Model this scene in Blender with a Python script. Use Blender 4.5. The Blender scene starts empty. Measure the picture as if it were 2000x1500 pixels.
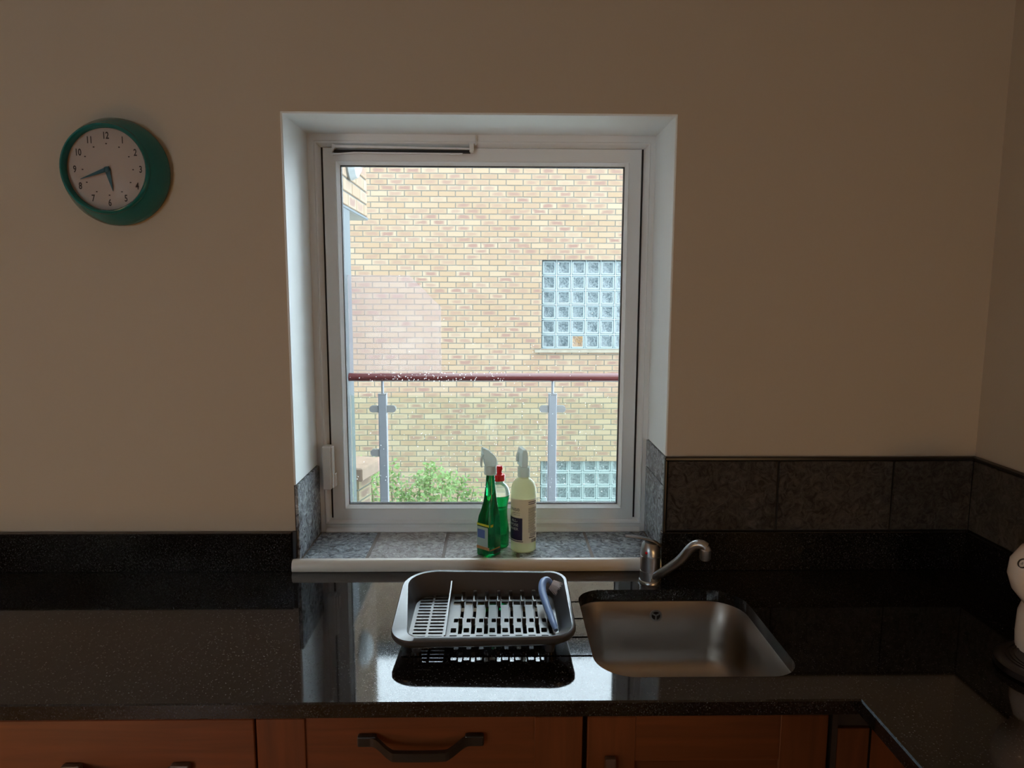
import bpy, bmesh, math, random
from mathutils import Vector, Matrix
from mathutils.geometry import tessellate_polygon
C = bpy.context.scene.collection
scene = bpy.context.scene
random.seed(7)
PI = math.pi

# ------------------------------------------------------------------ camera
F_PX, PITCH, YAW, ROLL = 1382.4, 0.1291, 0.0174, 0.0033
CAM = Vector((0.0, -1.7554, 1.6186))
fwd = Vector((math.sin(YAW)*math.cos(PITCH), math.cos(YAW)*math.cos(PITCH), -math.sin(PITCH)))
rgt = Vector((math.cos(YAW), -math.sin(YAW), 0))
upv = rgt.cross(fwd)
r2 = math.cos(ROLL)*rgt + math.sin(ROLL)*upv
u2 = -math.sin(ROLL)*rgt + math.cos(ROLL)*upv
cam = bpy.data.cameras.new('camera')
cam.sensor_width = 36.0
cam.lens = F_PX/2000*36
cam.clip_start = 0.02
camo = bpy.data.objects.new('camera', cam)
camo.matrix_world = Matrix(((r2.x, u2.x, -fwd.x, CAM.x), (r2.y, u2.y, -fwd.y, CAM.y), (r2.z, u2.z, -fwd.z, CAM.z), (0, 0, 0, 1)))
C.objects.link(camo)
scene.camera = camo

# ------------------------------------------------------------------ sky, lamps, exposure
w = bpy.data.worlds.new('overcast_sky')
scene.world = w
w.use_nodes = True
bg = w.node_tree.nodes['Background']
bg.inputs[0].default_value = (0.74, 0.885, 1.0, 1)
bg.inputs[1].default_value = 9.0
def lamp(name, kind, loc, energy, col, size=0.1, rot=None, spot=None):
    l = bpy.data.lights.new(name, kind)
    l.energy = energy; l.color = col
    if kind == 'AREA': l.size = size
    else: l.shadow_soft_size = size
    if spot: l.spot_size = spot; l.spot_blend = 0.9
    o = bpy.data.objects.new(name, l); o.location = loc
    if rot: o.rotation_euler = rot
    C.objects.link(o)
    return o
lamp('warm_fill', 'POINT', (-1.3, -1.6, 0.72), 10.2, (1.0, 0.56, 0.22), 0.10)  # two unseen lamps added as warm fill for walls and frame
lamp('warm_fill', 'POINT', (1.0, -1.7, 0.98), 8.0, (1.0, 0.59, 0.26), 0.10)
vs = scene.view_settings
vs.view_transform = 'Standard'; vs.look = 'None'; vs.gamma = 1; vs.use_curve_mapping = False
vs.exposure = 0.2

# ------------------------------------------------------------------ materials
def newmat(name):
    m = bpy.data.materials.new(name); m.use_nodes = True
    return m, m.node_tree, m.node_tree.nodes['Principled BSDF']
def setp(b, **k):
    names = dict(rough='Roughness', metal='Metallic', ior='IOR', trans='Transmission Weight', spec='Specular IOR Level', coat='Coat Weight', alpha='Alpha', aniso='Anisotropic')
    for a, v in k.items(): b.inputs[names[a]].default_value = v
def mat(name, col, bump=0, bscale=200, var=0, vscale=8, **k):
    m, t, b = newmat(name)
    b.inputs['Base Color'].default_value = (*col, 1)
    setp(b, **k)
    tc = t.nodes.new('ShaderNodeTexCoord')
    if var:
        n = t.nodes.new('ShaderNodeTexNoise'); n.inputs['Scale'].default_value = vscale; n.inputs['Detail'].default_value = 6
        t.links.new(tc.outputs['Object'], n.inputs['Vector'])
        mx = t.nodes.new('ShaderNodeMix'); mx.data_type = 'RGBA'
        mx.inputs['A'].default_value = (*[c*(1-var) for c in col], 1)
        mx.inputs['B'].default_value = (*[min(1, c*(1+var)) for c in col], 1)
        t.links.new(n.outputs['Fac'], mx.inputs['Factor']); t.links.new(mx.outputs['Result'], b.inputs['Base Color'])
    if bump:
        n = t.nodes.new('ShaderNodeTexNoise'); n.inputs['Scale'].default_value = bscale; n.inputs['Detail'].default_value = 5
        t.links.new(tc.outputs['Object'], n.inputs['Vector'])
        bu = t.nodes.new('ShaderNodeBump'); bu.inputs['Strength'].default_value = bump; bu.inputs['Distance'].default_value = 0.002
        t.links.new(n.outputs['Fac'], bu.inputs['Height']); t.links.new(bu.outputs['Normal'], b.inputs['Normal'])
    return m

M = {}
M['wall'] = mat('cream_wall_paint', (0.50, 0.43, 0.345), bump=0.12, bscale=120, var=0.02, vscale=3, rough=0.75)
M['reveal'] = mat('white_plaster', (0.84, 0.89, 0.91), bump=0.08, bscale=60, rough=0.55)
M['ceiling'] = mat('ceiling_paint', (0.80, 0.78, 0.73), rough=0.9)
M['floor'] = mat('oak_floor', (0.42, 0.24, 0.11), var=0.2, vscale=5, rough=0.4)
M['frame'] = mat('white_window_frame', (0.86, 0.88, 0.89), rough=0.25)
M['gap'] = mat('black_rubber_gasket', (0.012, 0.012, 0.014), rough=0.6)
M['white_plastic'] = mat('white_plastic', (0.78, 0.79, 0.78), rough=0.32)
M['cream_trim'] = mat('cream_bullnose', (0.93, 0.90, 0.83), rough=0.22)
M['teal'] = mat('teal_enamel', (0.007, 0.155, 0.15), rough=0.22)
M['dial'] = mat('clock_dial', (0.43, 0.37, 0.335), rough=0.6)
M['ink'] = mat('black_ink', (0.03, 0.026, 0.024), rough=0.6)
M['hand'] = mat('clock_hands', (0.012, 0.075, 0.10), rough=0.35)
M['rack'] = mat('grey_rack_plastic', (0.040, 0.042, 0.046), bump=0.03, bscale=600, rough=0.28, ior=1.85)
M['brush_blue'] = mat('blue_plastic', (0.20, 0.34, 0.68), rough=0.28)
M['bristle'] = mat('white_bristles', (0.92, 0.92, 0.95), rough=0.6)
M['chrome'] = mat('satin_chrome', (0.46, 0.475, 0.50), rough=0.33, metal=1.0)
M['red'] = mat('red_plastic', (0.80, 0.02, 0.035), rough=0.3)
M['black_handle'] = mat('black_iron', (0.018, 0.016, 0.016), rough=0.38)
M['black_iron_glare'] = mat('black_iron_glare', (0.10, 0.062, 0.050), rough=0.4)  # black handle iron again, its glare painted in as lighter brown
M['black_edge'] = mat('black_edge_trim', (0.010, 0.010, 0.011), rough=0.35)
M['grout'] = mat('grey_grout', (0.20, 0.17, 0.155), bump=0.3, bscale=400, rough=0.8)
M['grout_dark'] = mat('dark_grout', (0.018, 0.016, 0.016), rough=0.8)
M['render_grey'] = mat('pale_render', (0.062, 0.073, 0.079), var=0.06, vscale=2, rough=0.8)
M['soffit'] = mat('grey_soffit', (0.1333, 0.1333, 0.1133), rough=0.8)
M['mortar'] = mat('mortar', (0.0900, 0.0900, 0.0800), bump=0.4, bscale=80, rough=0.9)
M['sill_stone'] = mat('weathered_stone', (0.1400, 0.1233, 0.0933), var=0.35, vscale=14, bump=0.4, bscale=40, rough=0.8)
M['slate'] = mat('slate_roof', (0.0667, 0.0767, 0.0900), var=0.2, vscale=3, rough=0.7)
M['rail_red'] = mat('red_handrail', (0.0667, 0.0080, 0.0087), rough=0.3)
M['steel_post'] = mat('grey_post', (0.165, 0.175, 0.195), rough=0.45)
M['steel_bright'] = mat('clamp_steel', (0.17, 0.17, 0.17), rough=0.4)
M['ground'] = mat('paving', (0.42, 0.41, 0.39), var=0.15, vscale=2, rough=0.9)
M['coping'] = mat('terracotta_coping', (0.1667, 0.0967, 0.0700), var=0.3, vscale=16, rough=0.7)
M['stem'] = mat('brown_stem', (0.10, 0.075, 0.04), rough=0.8)
M['machine_white'] = mat('glossy_white_plastic', (0.78, 0.68, 0.60), rough=0.18)
M['machine_black'] = mat('black_plastic', (0.016, 0.013, 0.015), rough=0.3)
M['bulb_glass'] = mat('opal_lamp_cover', (0.25, 0.27, 0.275), rough=0.3)
M['yellow'] = mat('yellow_print', (0.62, 0.60, 0.03), rough=0.4)
M['blue_print'] = mat('blue_print', (0.10, 0.17, 0.42), rough=0.4)
M['orange_print'] = mat('orange_print', (0.55, 0.27, 0.10), rough=0.4)
M['pale_print'] = mat('pale_green_print', (0.42, 0.56, 0.50), rough=0.4)
M['dark_print'] = mat('dark_teal_print', (0.035, 0.10, 0.12), rough=0.4)
M['navy'] = mat('navy_print', (0.020, 0.014, 0.055), rough=0.45)
M['white_print'] = mat('white_print', (0.75, 0.77, 0.74), rough=0.5)
M['grey_print'] = mat('grey_print', (0.12, 0.11, 0.11), rough=0.6)
M['logo'] = mat('silver_print', (0.55, 0.55, 0.56), rough=0.4)

def granite():
    m, t, b = newmat('polished_black_granite')
    setp(b, rough=0.035, ior=1.56)
    tc = t.nodes.new('ShaderNodeTexCoord')
    v = t.nodes.new('ShaderNodeTexVoronoi'); v.inputs['Scale'].default_value = 650
    t.links.new(tc.outputs['Object'], v.inputs['Vector'])
    sp = t.nodes.new('ShaderNodeSeparateColor'); t.links.new(v.outputs['Color'], sp.inputs['Color'])
    r = t.nodes.new('ShaderNodeValToRGB'); e = r.color_ramp.elements
    e[0].position = 0.55; e[0].color = (0.004, 0.004, 0.0045, 1)
    e[1].position = 0.97; e[1].color = (0.024, 0.024, 0.026, 1)
    x = e.new(0.988); x.color = (0.07, 0.07, 0.075, 1)
    t.links.new(sp.outputs['Red'], r.inputs['Fac'])
    t.links.new(r.outputs['Color'], b.inputs['Base Color'])
    n = t.nodes.new('ShaderNodeTexNoise'); n.inputs['Scale'].default_value = 500; n.inputs['Detail'].default_value = 2
    t.links.new(tc.outputs['Object'], n.inputs['Vector'])
    mr = t.nodes.new('ShaderNodeMapRange'); mr.inputs['To Min'].default_value = 0.02; mr.inputs['To Max'].default_value = 0.085
    t.links.new(n.outputs['Fac'], mr.inputs['Value']); t.links.new(mr.outputs['Result'], b.inputs['Roughness'])
    return m
M['granite'] = granite()

def slate_tile(name, c0, c1, rough, bump):
    m, t, b = newmat(name)
    tc = t.nodes.new('ShaderNodeTexCoord')
    n = t.nodes.new('ShaderNodeTexNoise'); n.inputs['Scale'].default_value = 42; n.inputs['Detail'].default_value = 9; n.inputs['Roughness'].default_value = 0.72; n.inputs['Distortion'].default_value = 1.6
    t.links.new(tc.outputs['Object'], n.inputs['Vector'])
    r = t.nodes.new('ShaderNodeValToRGB'); e = r.color_ramp.elements
    e[0].position = 0.38; e[0].color = (*c0, 1); e[1].position = 0.64; e[1].color = (*c1, 1)
    t.links.new(n.outputs['Fac'], r.inputs['Fac']); t.links.new(r.outputs['Color'], b.inputs['Base Color'])
    bu = t.nodes.new('ShaderNodeBump'); bu.inputs['Strength'].default_value = bump; bu.inputs['Distance'].default_value = 0.02
    t.links.new(n.outputs['Fac'], bu.inputs['Height']); t.links.new(bu.outputs['Normal'], b.inputs['Normal'])
    setp(b, rough=rough, ior=1.7)
    return m
M['tile_wall'] = slate_tile('slate_effect_wall_tile', (0.016, 0.013, 0.012), (0.17, 0.15, 0.135), 0.42, 1.0)
M['tile_sill'] = slate_tile('sky_glare_slate_tile', (0.075, 0.092, 0.115), (0.66, 0.74, 0.82), 0.16, 0.6)  # sky glare on the dark slate painted in as pale blue tones
M['tile_brown'] = slate_tile('brown_slate_effect_tile', (0.25, 0.22, 0.215), (0.68, 0.64, 0.63), 0.20, 0.5)

def wood(name, vertical, base):
    m, t, b = newmat(name)
    tc = t.nodes.new('ShaderNodeTexCoord')
    mp = t.nodes.new('ShaderNodeMapping')
    mp.inputs['Scale'].default_value = (26, 26, 1.6) if vertical else (1.6, 26, 26)
    t.links.new(tc.outputs['Object'], mp.inputs['Vector'])
    n = t.nodes.new('ShaderNodeTexNoise'); n.inputs['Scale'].default_value = 2.2; n.inputs['Detail'].default_value = 6; n.inputs['Distortion'].default_value = 0.6
    t.links.new(mp.outputs['Vector'], n.inputs['Vector'])
    r = t.nodes.new('ShaderNodeValToRGB'); e = r.color_ramp.elements
    e[0].position = 0.3; e[0].color = (*[c*0.72 for c in base], 1); e[1].position = 0.72; e[1].color = (*[c*1.18 for c in base], 1)
    t.links.new(n.outputs['Fac'], r.inputs['Fac']); t.links.new(r.outputs['Color'], b.inputs['Base Color'])
    setp(b, rough=0.42)
    return m
WB = (0.145, 0.042, 0.013)
M['wood_v'] = wood('cherry_wood_upright_grain', True, WB)
M['wood_h'] = wood('cherry_wood_level_grain', False, WB)

def steel():
    m, t, b = newmat('brushed_stainless_steel')
    tc = t.nodes.new('ShaderNodeTexCoord')
    n = t.nodes.new('ShaderNodeTexNoise'); n.inputs['Scale'].default_value = 60; n.inputs['Detail'].default_value = 5
    t.links.new(tc.outputs['Object'], n.inputs['Vector'])
    r = t.nodes.new('ShaderNodeMapRange'); r.inputs['To Min'].default_value = 0.27; r.inputs['To Max'].default_value = 0.42
    t.links.new(n.outputs['Fac'], r.inputs['Value']); t.links.new(r.outputs['Result'], b.inputs['Roughness'])
    b.inputs['Base Color'].default_value = (0.44, 0.41, 0.38, 1)
    setp(b, metal=1.0)
    return m
M['steel'] = steel()

def brickmat(name, c0, c1, smear):
    m, t, b = newmat(name)
    at = t.nodes.new('ShaderNodeAttribute'); at.attribute_name = 'tint'
    as_ = t.nodes.new('ShaderNodeAttribute'); as_.attribute_name = 'smear'
    r = t.nodes.new('ShaderNodeMix'); r.data_type = 'RGBA'
    r.inputs['A'].default_value = (*c0, 1); r.inputs['B'].default_value = (*c1, 1)
    t.links.new(at.outputs['Fac'], r.inputs['Factor'])
    uv = t.nodes.new('ShaderNodeUVMap'); uv.uv_map = 'UVMap'
    sx = t.nodes.new('ShaderNodeSeparateXYZ'); t.links.new(uv.outputs['UV'], sx.inputs['Vector'])
    def math_(op, a, b_=None, v=None):
        nd = t.nodes.new('ShaderNodeMath'); nd.operation = op
        t.links.new(a, nd.inputs[0])
        if b_ is not None: t.links.new(b_, nd.inputs[1])
        if v is not None: nd.inputs[1].default_value = v
        return nd.outputs[0]
    dx = math_('ABSOLUTE', math_('SUBTRACT', sx.outputs['X'], v=0.5)); dy = math_('ABSOLUTE', math_('SUBTRACT', sx.outputs['Y'], v=0.5))
    d = math_('MAXIMUM', dx, dy)
    geo = t.nodes.new('ShaderNodeNewGeometry')
    n = t.nodes.new('ShaderNodeTexNoise'); n.inputs['Scale'].default_value = 14; n.inputs['Detail'].default_value = 4
    t.links.new(geo.outputs['Position'], n.inputs['Vector'])
    nn = math_('MULTIPLY', n.outputs['Fac'], v=0.5)
    s = math_('ADD', d, nn)
    mr = t.nodes.new('ShaderNodeMapRange'); mr.inputs['From Min'].default_value = 0.48; mr.inputs['From Max'].default_value = 0.66
    mr.inputs['To Min'].default_value = 1; mr.inputs['To Max'].default_value = 0
    t.links.new(s, mr.inputs['Value'])
    k = math_('MULTIPLY', mr.outputs['Result'], as_.outputs['Fac'])
    m2 = t.nodes.new('ShaderNodeMix'); m2.data_type = 'RGBA'
    t.links.new(k, m2.inputs['Factor']); t.links.new(r.outputs['Result'], m2.inputs['A'])
    m2.inputs['B'].default_value = (*smear, 1)
    t.links.new(m2.outputs['Result'], b.inputs['Base Color'])
    setp(b, rough=0.85)
    return m
M['brick'] = brickmat('buff_brick', (0.160, 0.106, 0.062), (0.184, 0.138, 0.092), (0.122, 0.068, 0.050))

def pane(name, tint, gloss_ior=1.5, haze=0.0, hazecol=(0.8, 0.8, 0.8)):
    m, t, b = newmat(name)
    t.nodes.remove(b)
    tr = t.nodes.new('ShaderNodeBsdfTransparent'); tr.inputs['Color'].default_value = (*tint, 1)
    gl = t.nodes.new('ShaderNodeBsdfGlossy'); gl.inputs['Roughness'].default_value = 0.0; gl.inputs['Color'].default_value = (1, 1, 1, 1)
    fr = t.nodes.new('ShaderNodeFresnel'); fr.inputs['IOR'].default_value = gloss_ior
    mx = t.nodes.new('ShaderNodeMixShader')
    t.links.new(fr.outputs[0], mx.inputs[0]); t.links.new(tr.outputs[0], mx.inputs[1]); t.links.new(gl.outputs[0], mx.inputs[2])
    out = mx.outputs[0]
    if haze:
        df = t.nodes.new('ShaderNodeBsdfDiffuse'); df.inputs['Color'].default_value = (*hazecol, 1)
        tl = t.nodes.new('ShaderNodeBsdfTranslucent'); tl.inputs['Color'].default_value = (*hazecol, 1)
        a = t.nodes.new('ShaderNodeMixShader'); a.inputs[0].default_value = 0.5
        t.links.new(df.outputs[0], a.inputs[1]); t.links.new(tl.outputs[0], a.inputs[2])
        b2 = t.nodes.new('ShaderNodeMixShader'); b2.inputs[0].default_value = haze
        t.links.new(out, b2.inputs[1]); t.links.new(a.outputs[0], b2.inputs[2])
        out = b2.outputs[0]
    t.links.new(out, t.nodes['Material Output'].inputs['Surface'])
    return m
M['glass'] = pane('window_glass', (0.985, 0.99, 0.985), 1.34)
M['rail_glass'] = pane('green_balcony_glass', (0.93, 0.97, 0.93), 1.25)
M['hazy'] = pane('hazy_acrylic', (0.97, 0.95, 0.97), 1.2, 0.15, (0.44, 0.37, 0.36))
M['clock_glass'] = pane('clock_glass', (0.97, 0.97, 0.97), 1.09)

def liquid(name, col, rough, trans, ior=1.33):
    m, t, b = newmat(name)
    b.inputs['Base Color'].default_value = (*col, 1)
    setp(b, rough=rough, trans=trans, ior=ior)
    return m
M['green_liquid'] = liquid('green_liquid_plastic', (0.012, 0.33, 0.11), 0.12, 0.75)
M['green_bright'] = liquid('bright_green_liquid', (0.01, 0.52, 0.14), 0.08, 0.8)
M['clear_plastic'] = pane('clear_bottle_plastic', (0.90, 0.96, 0.92), 1.45, 0.12, (0.8, 0.9, 0.85))
M['water'] = liquid('rain_water', (1, 1, 1), 0.0, 1.0)
def translucent(name, col, fac=0.5, rough=0.35):
    m, t, b = newmat(name)
    b.inputs['Base Color'].default_value = (*col, 1); setp(b, rough=rough)
    tl = t.nodes.new('ShaderNodeBsdfTranslucent'); tl.inputs['Color'].default_value = (*col, 1)
    mx = t.nodes.new('ShaderNodeMixShader'); mx.inputs[0].default_value = fac
    t.links.new(b.outputs[0], mx.inputs[1]); t.links.new(tl.outputs[0], mx.inputs[2])
    t.links.new(mx.outputs[0], t.nodes['Material Output'].inputs['Surface'])
    return m
M['milky'] = translucent('milky_yellow_bottle', (0.86, 0.88, 0.66), 0.45)
M['spray_white'] = translucent('translucent_white_trigger', (0.78, 0.86, 0.84), 0.4)
M['label'] = translucent('cream_label', (0.92, 0.87, 0.74), 0.3, 0.45)
M['leaf'] = translucent('green_leaves', (0.125, 0.185, 0.060), 0.4, 0.5)

def glassblock(name, c0, c1, edge):
    m, t, b = newmat(name)
    tc = t.nodes.new('ShaderNodeTexCoord')
    geo = t.nodes.new('ShaderNodeNewGeometry')
    n = t.nodes.new('ShaderNodeTexNoise'); n.inputs['Scale'].default_value = 22; n.inputs['Detail'].default_value = 2; n.inputs['Distortion'].default_value = 2.0
    t.links.new(geo.outputs['Position'], n.inputs['Vector'])
    r = t.nodes.new('ShaderNodeValToRGB'); e = r.color_ramp.elements
    e[0].position = 0.38; e[0].color = (*c0, 1); e[1].position = 0.62; e[1].color = (*c1, 1)
    t.links.new(n.outputs['Fac'], r.inputs['Fac'])
    t.links.new(r.outputs['Color'], b.inputs['Base Color'])
    bu = t.nodes.new('ShaderNodeBump'); bu.inputs['Strength'].default_value = 0.5; bu.inputs['Distance'].default_value = 0.01
    t.links.new(n.outputs['Fac'], bu.inputs['Height']); t.links.new(bu.outputs['Normal'], b.inputs['Normal'])
    setp(b, rough=0.12, ior=1.5)
    return m
M['gblock'] = glassblock('wavy_glass_block', (0.035, 0.047, 0.053), (0.085, 0.105, 0.11), None)
M['gblock_orange'] = glassblock('glass_block_with_orange_behind', (0.10, 0.07, 0.05), (0.17, 0.10, 0.045), None)
M['gblock_edge'] = mat('glass_block_pale_edge', (0.1267, 0.1567, 0.1633), rough=0.15)
M['gjoint'] = mat('white_block_joint', (0.1800, 0.2167, 0.2233), rough=0.6)

# ------------------------------------------------------------------ mesh helpers
def obj(name, me, m=None, parent=None, loc=None, rot=None):
    o = bpy.data.objects.new(name, me)
    if m is not None and me is not None and not me.materials:
        for x in (m if isinstance(m, (list, tuple)) else [m]): me.materials.append(x)
    if loc is not None: o.location = loc
    if rot is not None: o.rotation_euler = rot
    C.objects.link(o)
    if parent is not None: o.parent = parent
    return o
def tag(o, label=None, cat=None, group=None, kind=None):
    if label: o['label'] = label
    if cat: o['category'] = cat
    if group: o['group'] = group
    if kind: o['kind'] = kind
    return o
def thing(name, label, cat, loc=(0, 0, 0), rotz=0, group=None):
    o = bpy.data.objects.new(name, None); C.objects.link(o)
    o.empty_display_size = 0.05
    o.location = loc; o.rotation_euler = (0, 0, rotz)
    return tag(o, label, cat, group)
def mesh(verts, faces, smooth=False, name='mesh'):
    me = bpy.data.meshes.new(name); me.from_pydata([tuple(v) for v in verts], [], faces); me.update()
    if smooth:
        me.polygons.foreach_set('use_smooth', [True]*len(me.polygons))
    return me
def frombm(bm, smooth=False, angle=None):
    bmesh.ops.recalc_face_normals(bm, faces=bm.faces)
    me = bpy.data.meshes.new('mesh'); bm.to_mesh(me); bm.free()
    if smooth:
        me.polygons.foreach_set('use_smooth', [True]*len(me.polygons))
        if angle: me.set_sharp_from_angle(angle=angle)
    return me
def box(bm, x0, x1, y0, y1, z0, z1, bev=0, seg=1):
    r = bmesh.ops.create_cube(bm, size=1)
    vs_ = r['verts']
    for v in vs_:
        v.co = Vector(((x0+x1)/2+v.co.x*(x1-x0), (y0+y1)/2+v.co.y*(y1-y0), (z0+z1)/2+v.co.z*(z1-z0)))
    if bev:
        es = list({e for v in vs_ for e in v.link_edges})
        bmesh.ops.bevel(bm, geom=es, offset=bev, segments=seg, affect='EDGES', profile=0.5)
def boxmesh(*a, **k):
    bm = bmesh.new(); box(bm, *a, **k); return frombm(bm)
def loft(loops, close0=True, close1=True, smooth=True, angle=0.6, wrap=False):
    n = len(loops[0]); vs_ = []; fs = []
    for l in loops: vs_ += [tuple(p) for p in l]
    L = len(loops)
    for i in range(L if wrap else L-1):
        a = i*n; b = ((i+1) % L)*n
        for j in range(n):
            k = (j+1) % n
            fs.append((a+j, a+k, b+k, b+j))
    if not wrap:
        if close0: fs.append(tuple(range(n))[::-1])
        if close1: fs.append(tuple(range((L-1)*n, L*n)))
    bm = bmesh.new(); me = mesh(vs_, fs); bm.from_mesh(me); bpy.data.meshes.remove(me)
    return frombm(bm, smooth, angle)
def circle(cx, cy, z, r, n=24, ry=None):
    ry = r if ry is None else ry
    return [(cx+r*math.cos(2*PI*i/n), cy+ry*math.sin(2*PI*i/n), z) for i in range(n)]
def lathe(prof, n=32, cx=0, cy=0, smooth=True, angle=0.6):
    return loft([circle(cx, cy, z, max(r, 1e-4), n) for r, z in prof], smooth=smooth, angle=angle)
def rrect(x0, x1, y0, y1, r, n=6):
    rs = r if isinstance(r, (list, tuple)) else [r]*4      # corners: (x1,y1) (x0,y1) (x0,y0) (x1,y0)
    pts = []
    for (cx, cy, a0, rr) in ((x1, y1, 0, rs[0]), (x0, y1, 90, rs[1]), (x0, y0, 180, rs[2]), (x1, y0, 270, rs[3])):
        ccx = cx - rr if a0 in (0, 270) else cx + rr
        ccy = cy - rr if a0 in (0, 90) else cy + rr
        for i in range(n+1):
            a = math.radians(a0+90*i/n)
            pts.append((ccx+rr*math.cos(a), ccy+rr*math.sin(a)))
    return pts
def tube(path, radii, n=12, smooth=True, flat=1.0, caps=True):
    P = [Vector(p) for p in path]
    loops = []
    ref = None
    for i, p in enumerate(P):
        t = (P[min(i+1, len(P)-1)]-P[max(i-1, 0)]).normalized()
        if ref is None:
            ref = Vector((0, 0, 1)) if abs(t.z) < 0.9 else Vector((0, 1, 0))
        a = (ref - t*ref.dot(t)).normalized(); b = t.cross(a); ref = a
        r = radii[i] if isinstance(radii, (list, tuple)) else radii
        loops.append([p + a*(r*math.cos(2*PI*k/n))*flat + b*(r*math.sin(2*PI*k/n)) for k in range(n)])
    return loft(loops, caps, caps, smooth, 0.8)
def smoothpath(pts, k=6):
    P = [Vector(p) for p in pts]; out = []
    for i in range(len(P)-1):
        p0 = P[max(i-1, 0)]; p1 = P[i]; p2 = P[i+1]; p3 = P[min(i+2, len(P)-1)]
        for j in range(k):
            t = j/k
            out.append(0.5*((2*p1)+(p2-p0)*t+(2*p0-5*p1+4*p2-p3)*t*t+(3*p1-p0-3*p2+p3)*t**3))
    out.append(P[-1]); return out
def frame_ring(x0, x1, z0, z1, prof, closed=True):
    """mitred rectangular frame; prof = [(inset, y)...]"""
    loops = []
    for ins, y in prof:
        loops.append([(x0+ins, y, z0+ins), (x1-ins, y, z0+ins), (x1-ins, y, z1-ins), (x0+ins, y, z1-ins)])
    return loft(loops, False, False, False, None, wrap=closed)
def prism(poly, d0, d1, axis='y', bev=0):
    """extrude a 2-D outline; axis y: poly in (x,z)"""
    def mk(u, v, d):
        return (u, d, v) if axis == 'y' else ((u, v, d) if axis == 'z' else (d, u, v))
    n = len(poly)
    bm = bmesh.new()
    a = [bm.verts.new(mk(u, v, d0)) for u, v in poly]; b = [bm.verts.new(mk(u, v, d1)) for u, v in poly]
    bm.faces.new(a); bm.faces.new(b[::-1])
    for i in range(n): bm.faces.new((a[i], b[i], b[(i+1) % n], a[(i+1) % n]))
    if bev: bmesh.ops.bevel(bm, geom=list(bm.edges), offset=bev, segments=2, affect='EDGES', profile=0.5)
    return frombm(bm)
def slab_with_holes(outer, holes, z0, z1):
    """flat slab: outlines in xy, tessellated top and bottom, walls on every outline"""
    polys = [outer]+holes
    flat = [p for q in polys for p in q]; n = len(flat)
    tri = tessellate_polygon([[Vector((p[0], p[1], 0)) for p in q] for q in polys])
    vs_ = [(p[0], p[1], z1) for p in flat]+[(p[0], p[1], z0) for p in flat]
    fs = [tuple(t) for t in tri]+[tuple(i+n for i in t[::-1]) for t in tri]
    o = 0
    for q in polys:
        k = len(q)
        for i in range(k):
            a, b = o+i, o+(i+1) % k
            fs.append((a, b, b+n, a+n))
        o += k
    bm = bmesh.new(); me = mesh(vs_, fs); bm.from_mesh(me); bpy.data.meshes.remove(me)
    return frombm(bm)
def textmesh(s, size, align='CENTER', bold=0.0):
    cu = bpy.data.curves.new('text', 'FONT'); cu.body = s; cu.size = size; cu.align_x = align; cu.align_y = 'CENTER'; cu.resolution_u = 3; cu.offset = bold
    to = bpy.data.objects.new('text', cu)
    me = bpy.data.meshes.new_from_object(to)
    bpy.data.objects.remove(to); bpy.data.curves.remove(cu)
    me.materials.clear()
    return me
def copy_tree(o, parent=None):
    c = o.copy(); C.objects.link(c)
    if parent is not None: c.parent = parent
    for ch in list(o.children): copy_tree(ch, c)
    return c

# ------------------------------------------------------------------ room shell
XL, XR, ZT, ZS, YR = -0.5215, 0.4255, 2.042, 0.934, 0.2143
XW = 1.2192                      # right wall
LEFT, BACK, CEIL = -3.0, -4.6, 2.5
EXT = 0.30
bm = bmesh.new()
box(bm, LEFT-0.3, XL, 0, EXT, 0, CEIL+0.1); box(bm, XR, XW+0.3, 0, EXT, 0, CEIL+0.1)
box(bm, XL, XR, 0, EXT, 0, ZS-0.012); box(bm, XL, XR, 0, EXT, ZT, CEIL+0.1)
wall_back = tag(obj('wall_back', frombm(bm), M['wall']), 'cream painted wall with the window and the clock', kind='structure')
for nm, a, lab in (('wall_right', (XW, XW+0.3, BACK, 0, 0, CEIL), 'cream painted side wall at the right edge'),
                   ('wall_left', (LEFT-0.3, LEFT, BACK, 0, 0, CEIL), 'cream painted side wall out of view on the left')):
    tag(obj(nm, boxmesh(*a), M['wall']), lab, kind='structure')
# wall behind the viewer, with an unseen window added for cool fill light
BX0, BX1, BZ0, BZ1 = -2.88, -1.95, 0.95, 2.12
bm = bmesh.new()
box(bm, LEFT-0.3, BX0, BACK-0.3, BACK, 0, CEIL); box(bm, BX1, XW+0.3, BACK-0.3, BACK, 0, CEIL)
box(bm, BX0, BX1, BACK-0.3, BACK, 0, BZ0); box(bm, BX0, BX1, BACK-0.3, BACK, BZ1, CEIL)
tag(obj('wall_front', frombm(bm), M['wall']), 'cream painted wall behind the viewer', kind='structure')
w2 = tag(obj('fill_window', frame_ring(BX0, BX1, BZ0, BZ1, [(0, BACK-0.06), (0.06, BACK-0.06), (0.06, BACK-0.12), (0, BACK-0.12)]), M['frame']), 'window added behind the viewer as cool fill light', kind='structure')
obj('glass_pane', boxmesh(BX0+0.055, BX1-0.055, BACK-0.095, BACK-0.09, BZ0+0.055, BZ1-0.055), M['glass'], w2)
tag(obj('ceiling', boxmesh(LEFT-0.3, XW+0.3, BACK-0.3, 0, CEIL, CEIL+0.1), M['ceiling']), 'plain kitchen ceiling above the frame', kind='structure')
tag(obj('floor', boxmesh(LEFT-0.3, XW+0.3, BACK-0.3, EXT, -0.1, 0), M['floor']), 'brown kitchen floor below the cabinets', kind='structure')
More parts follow.
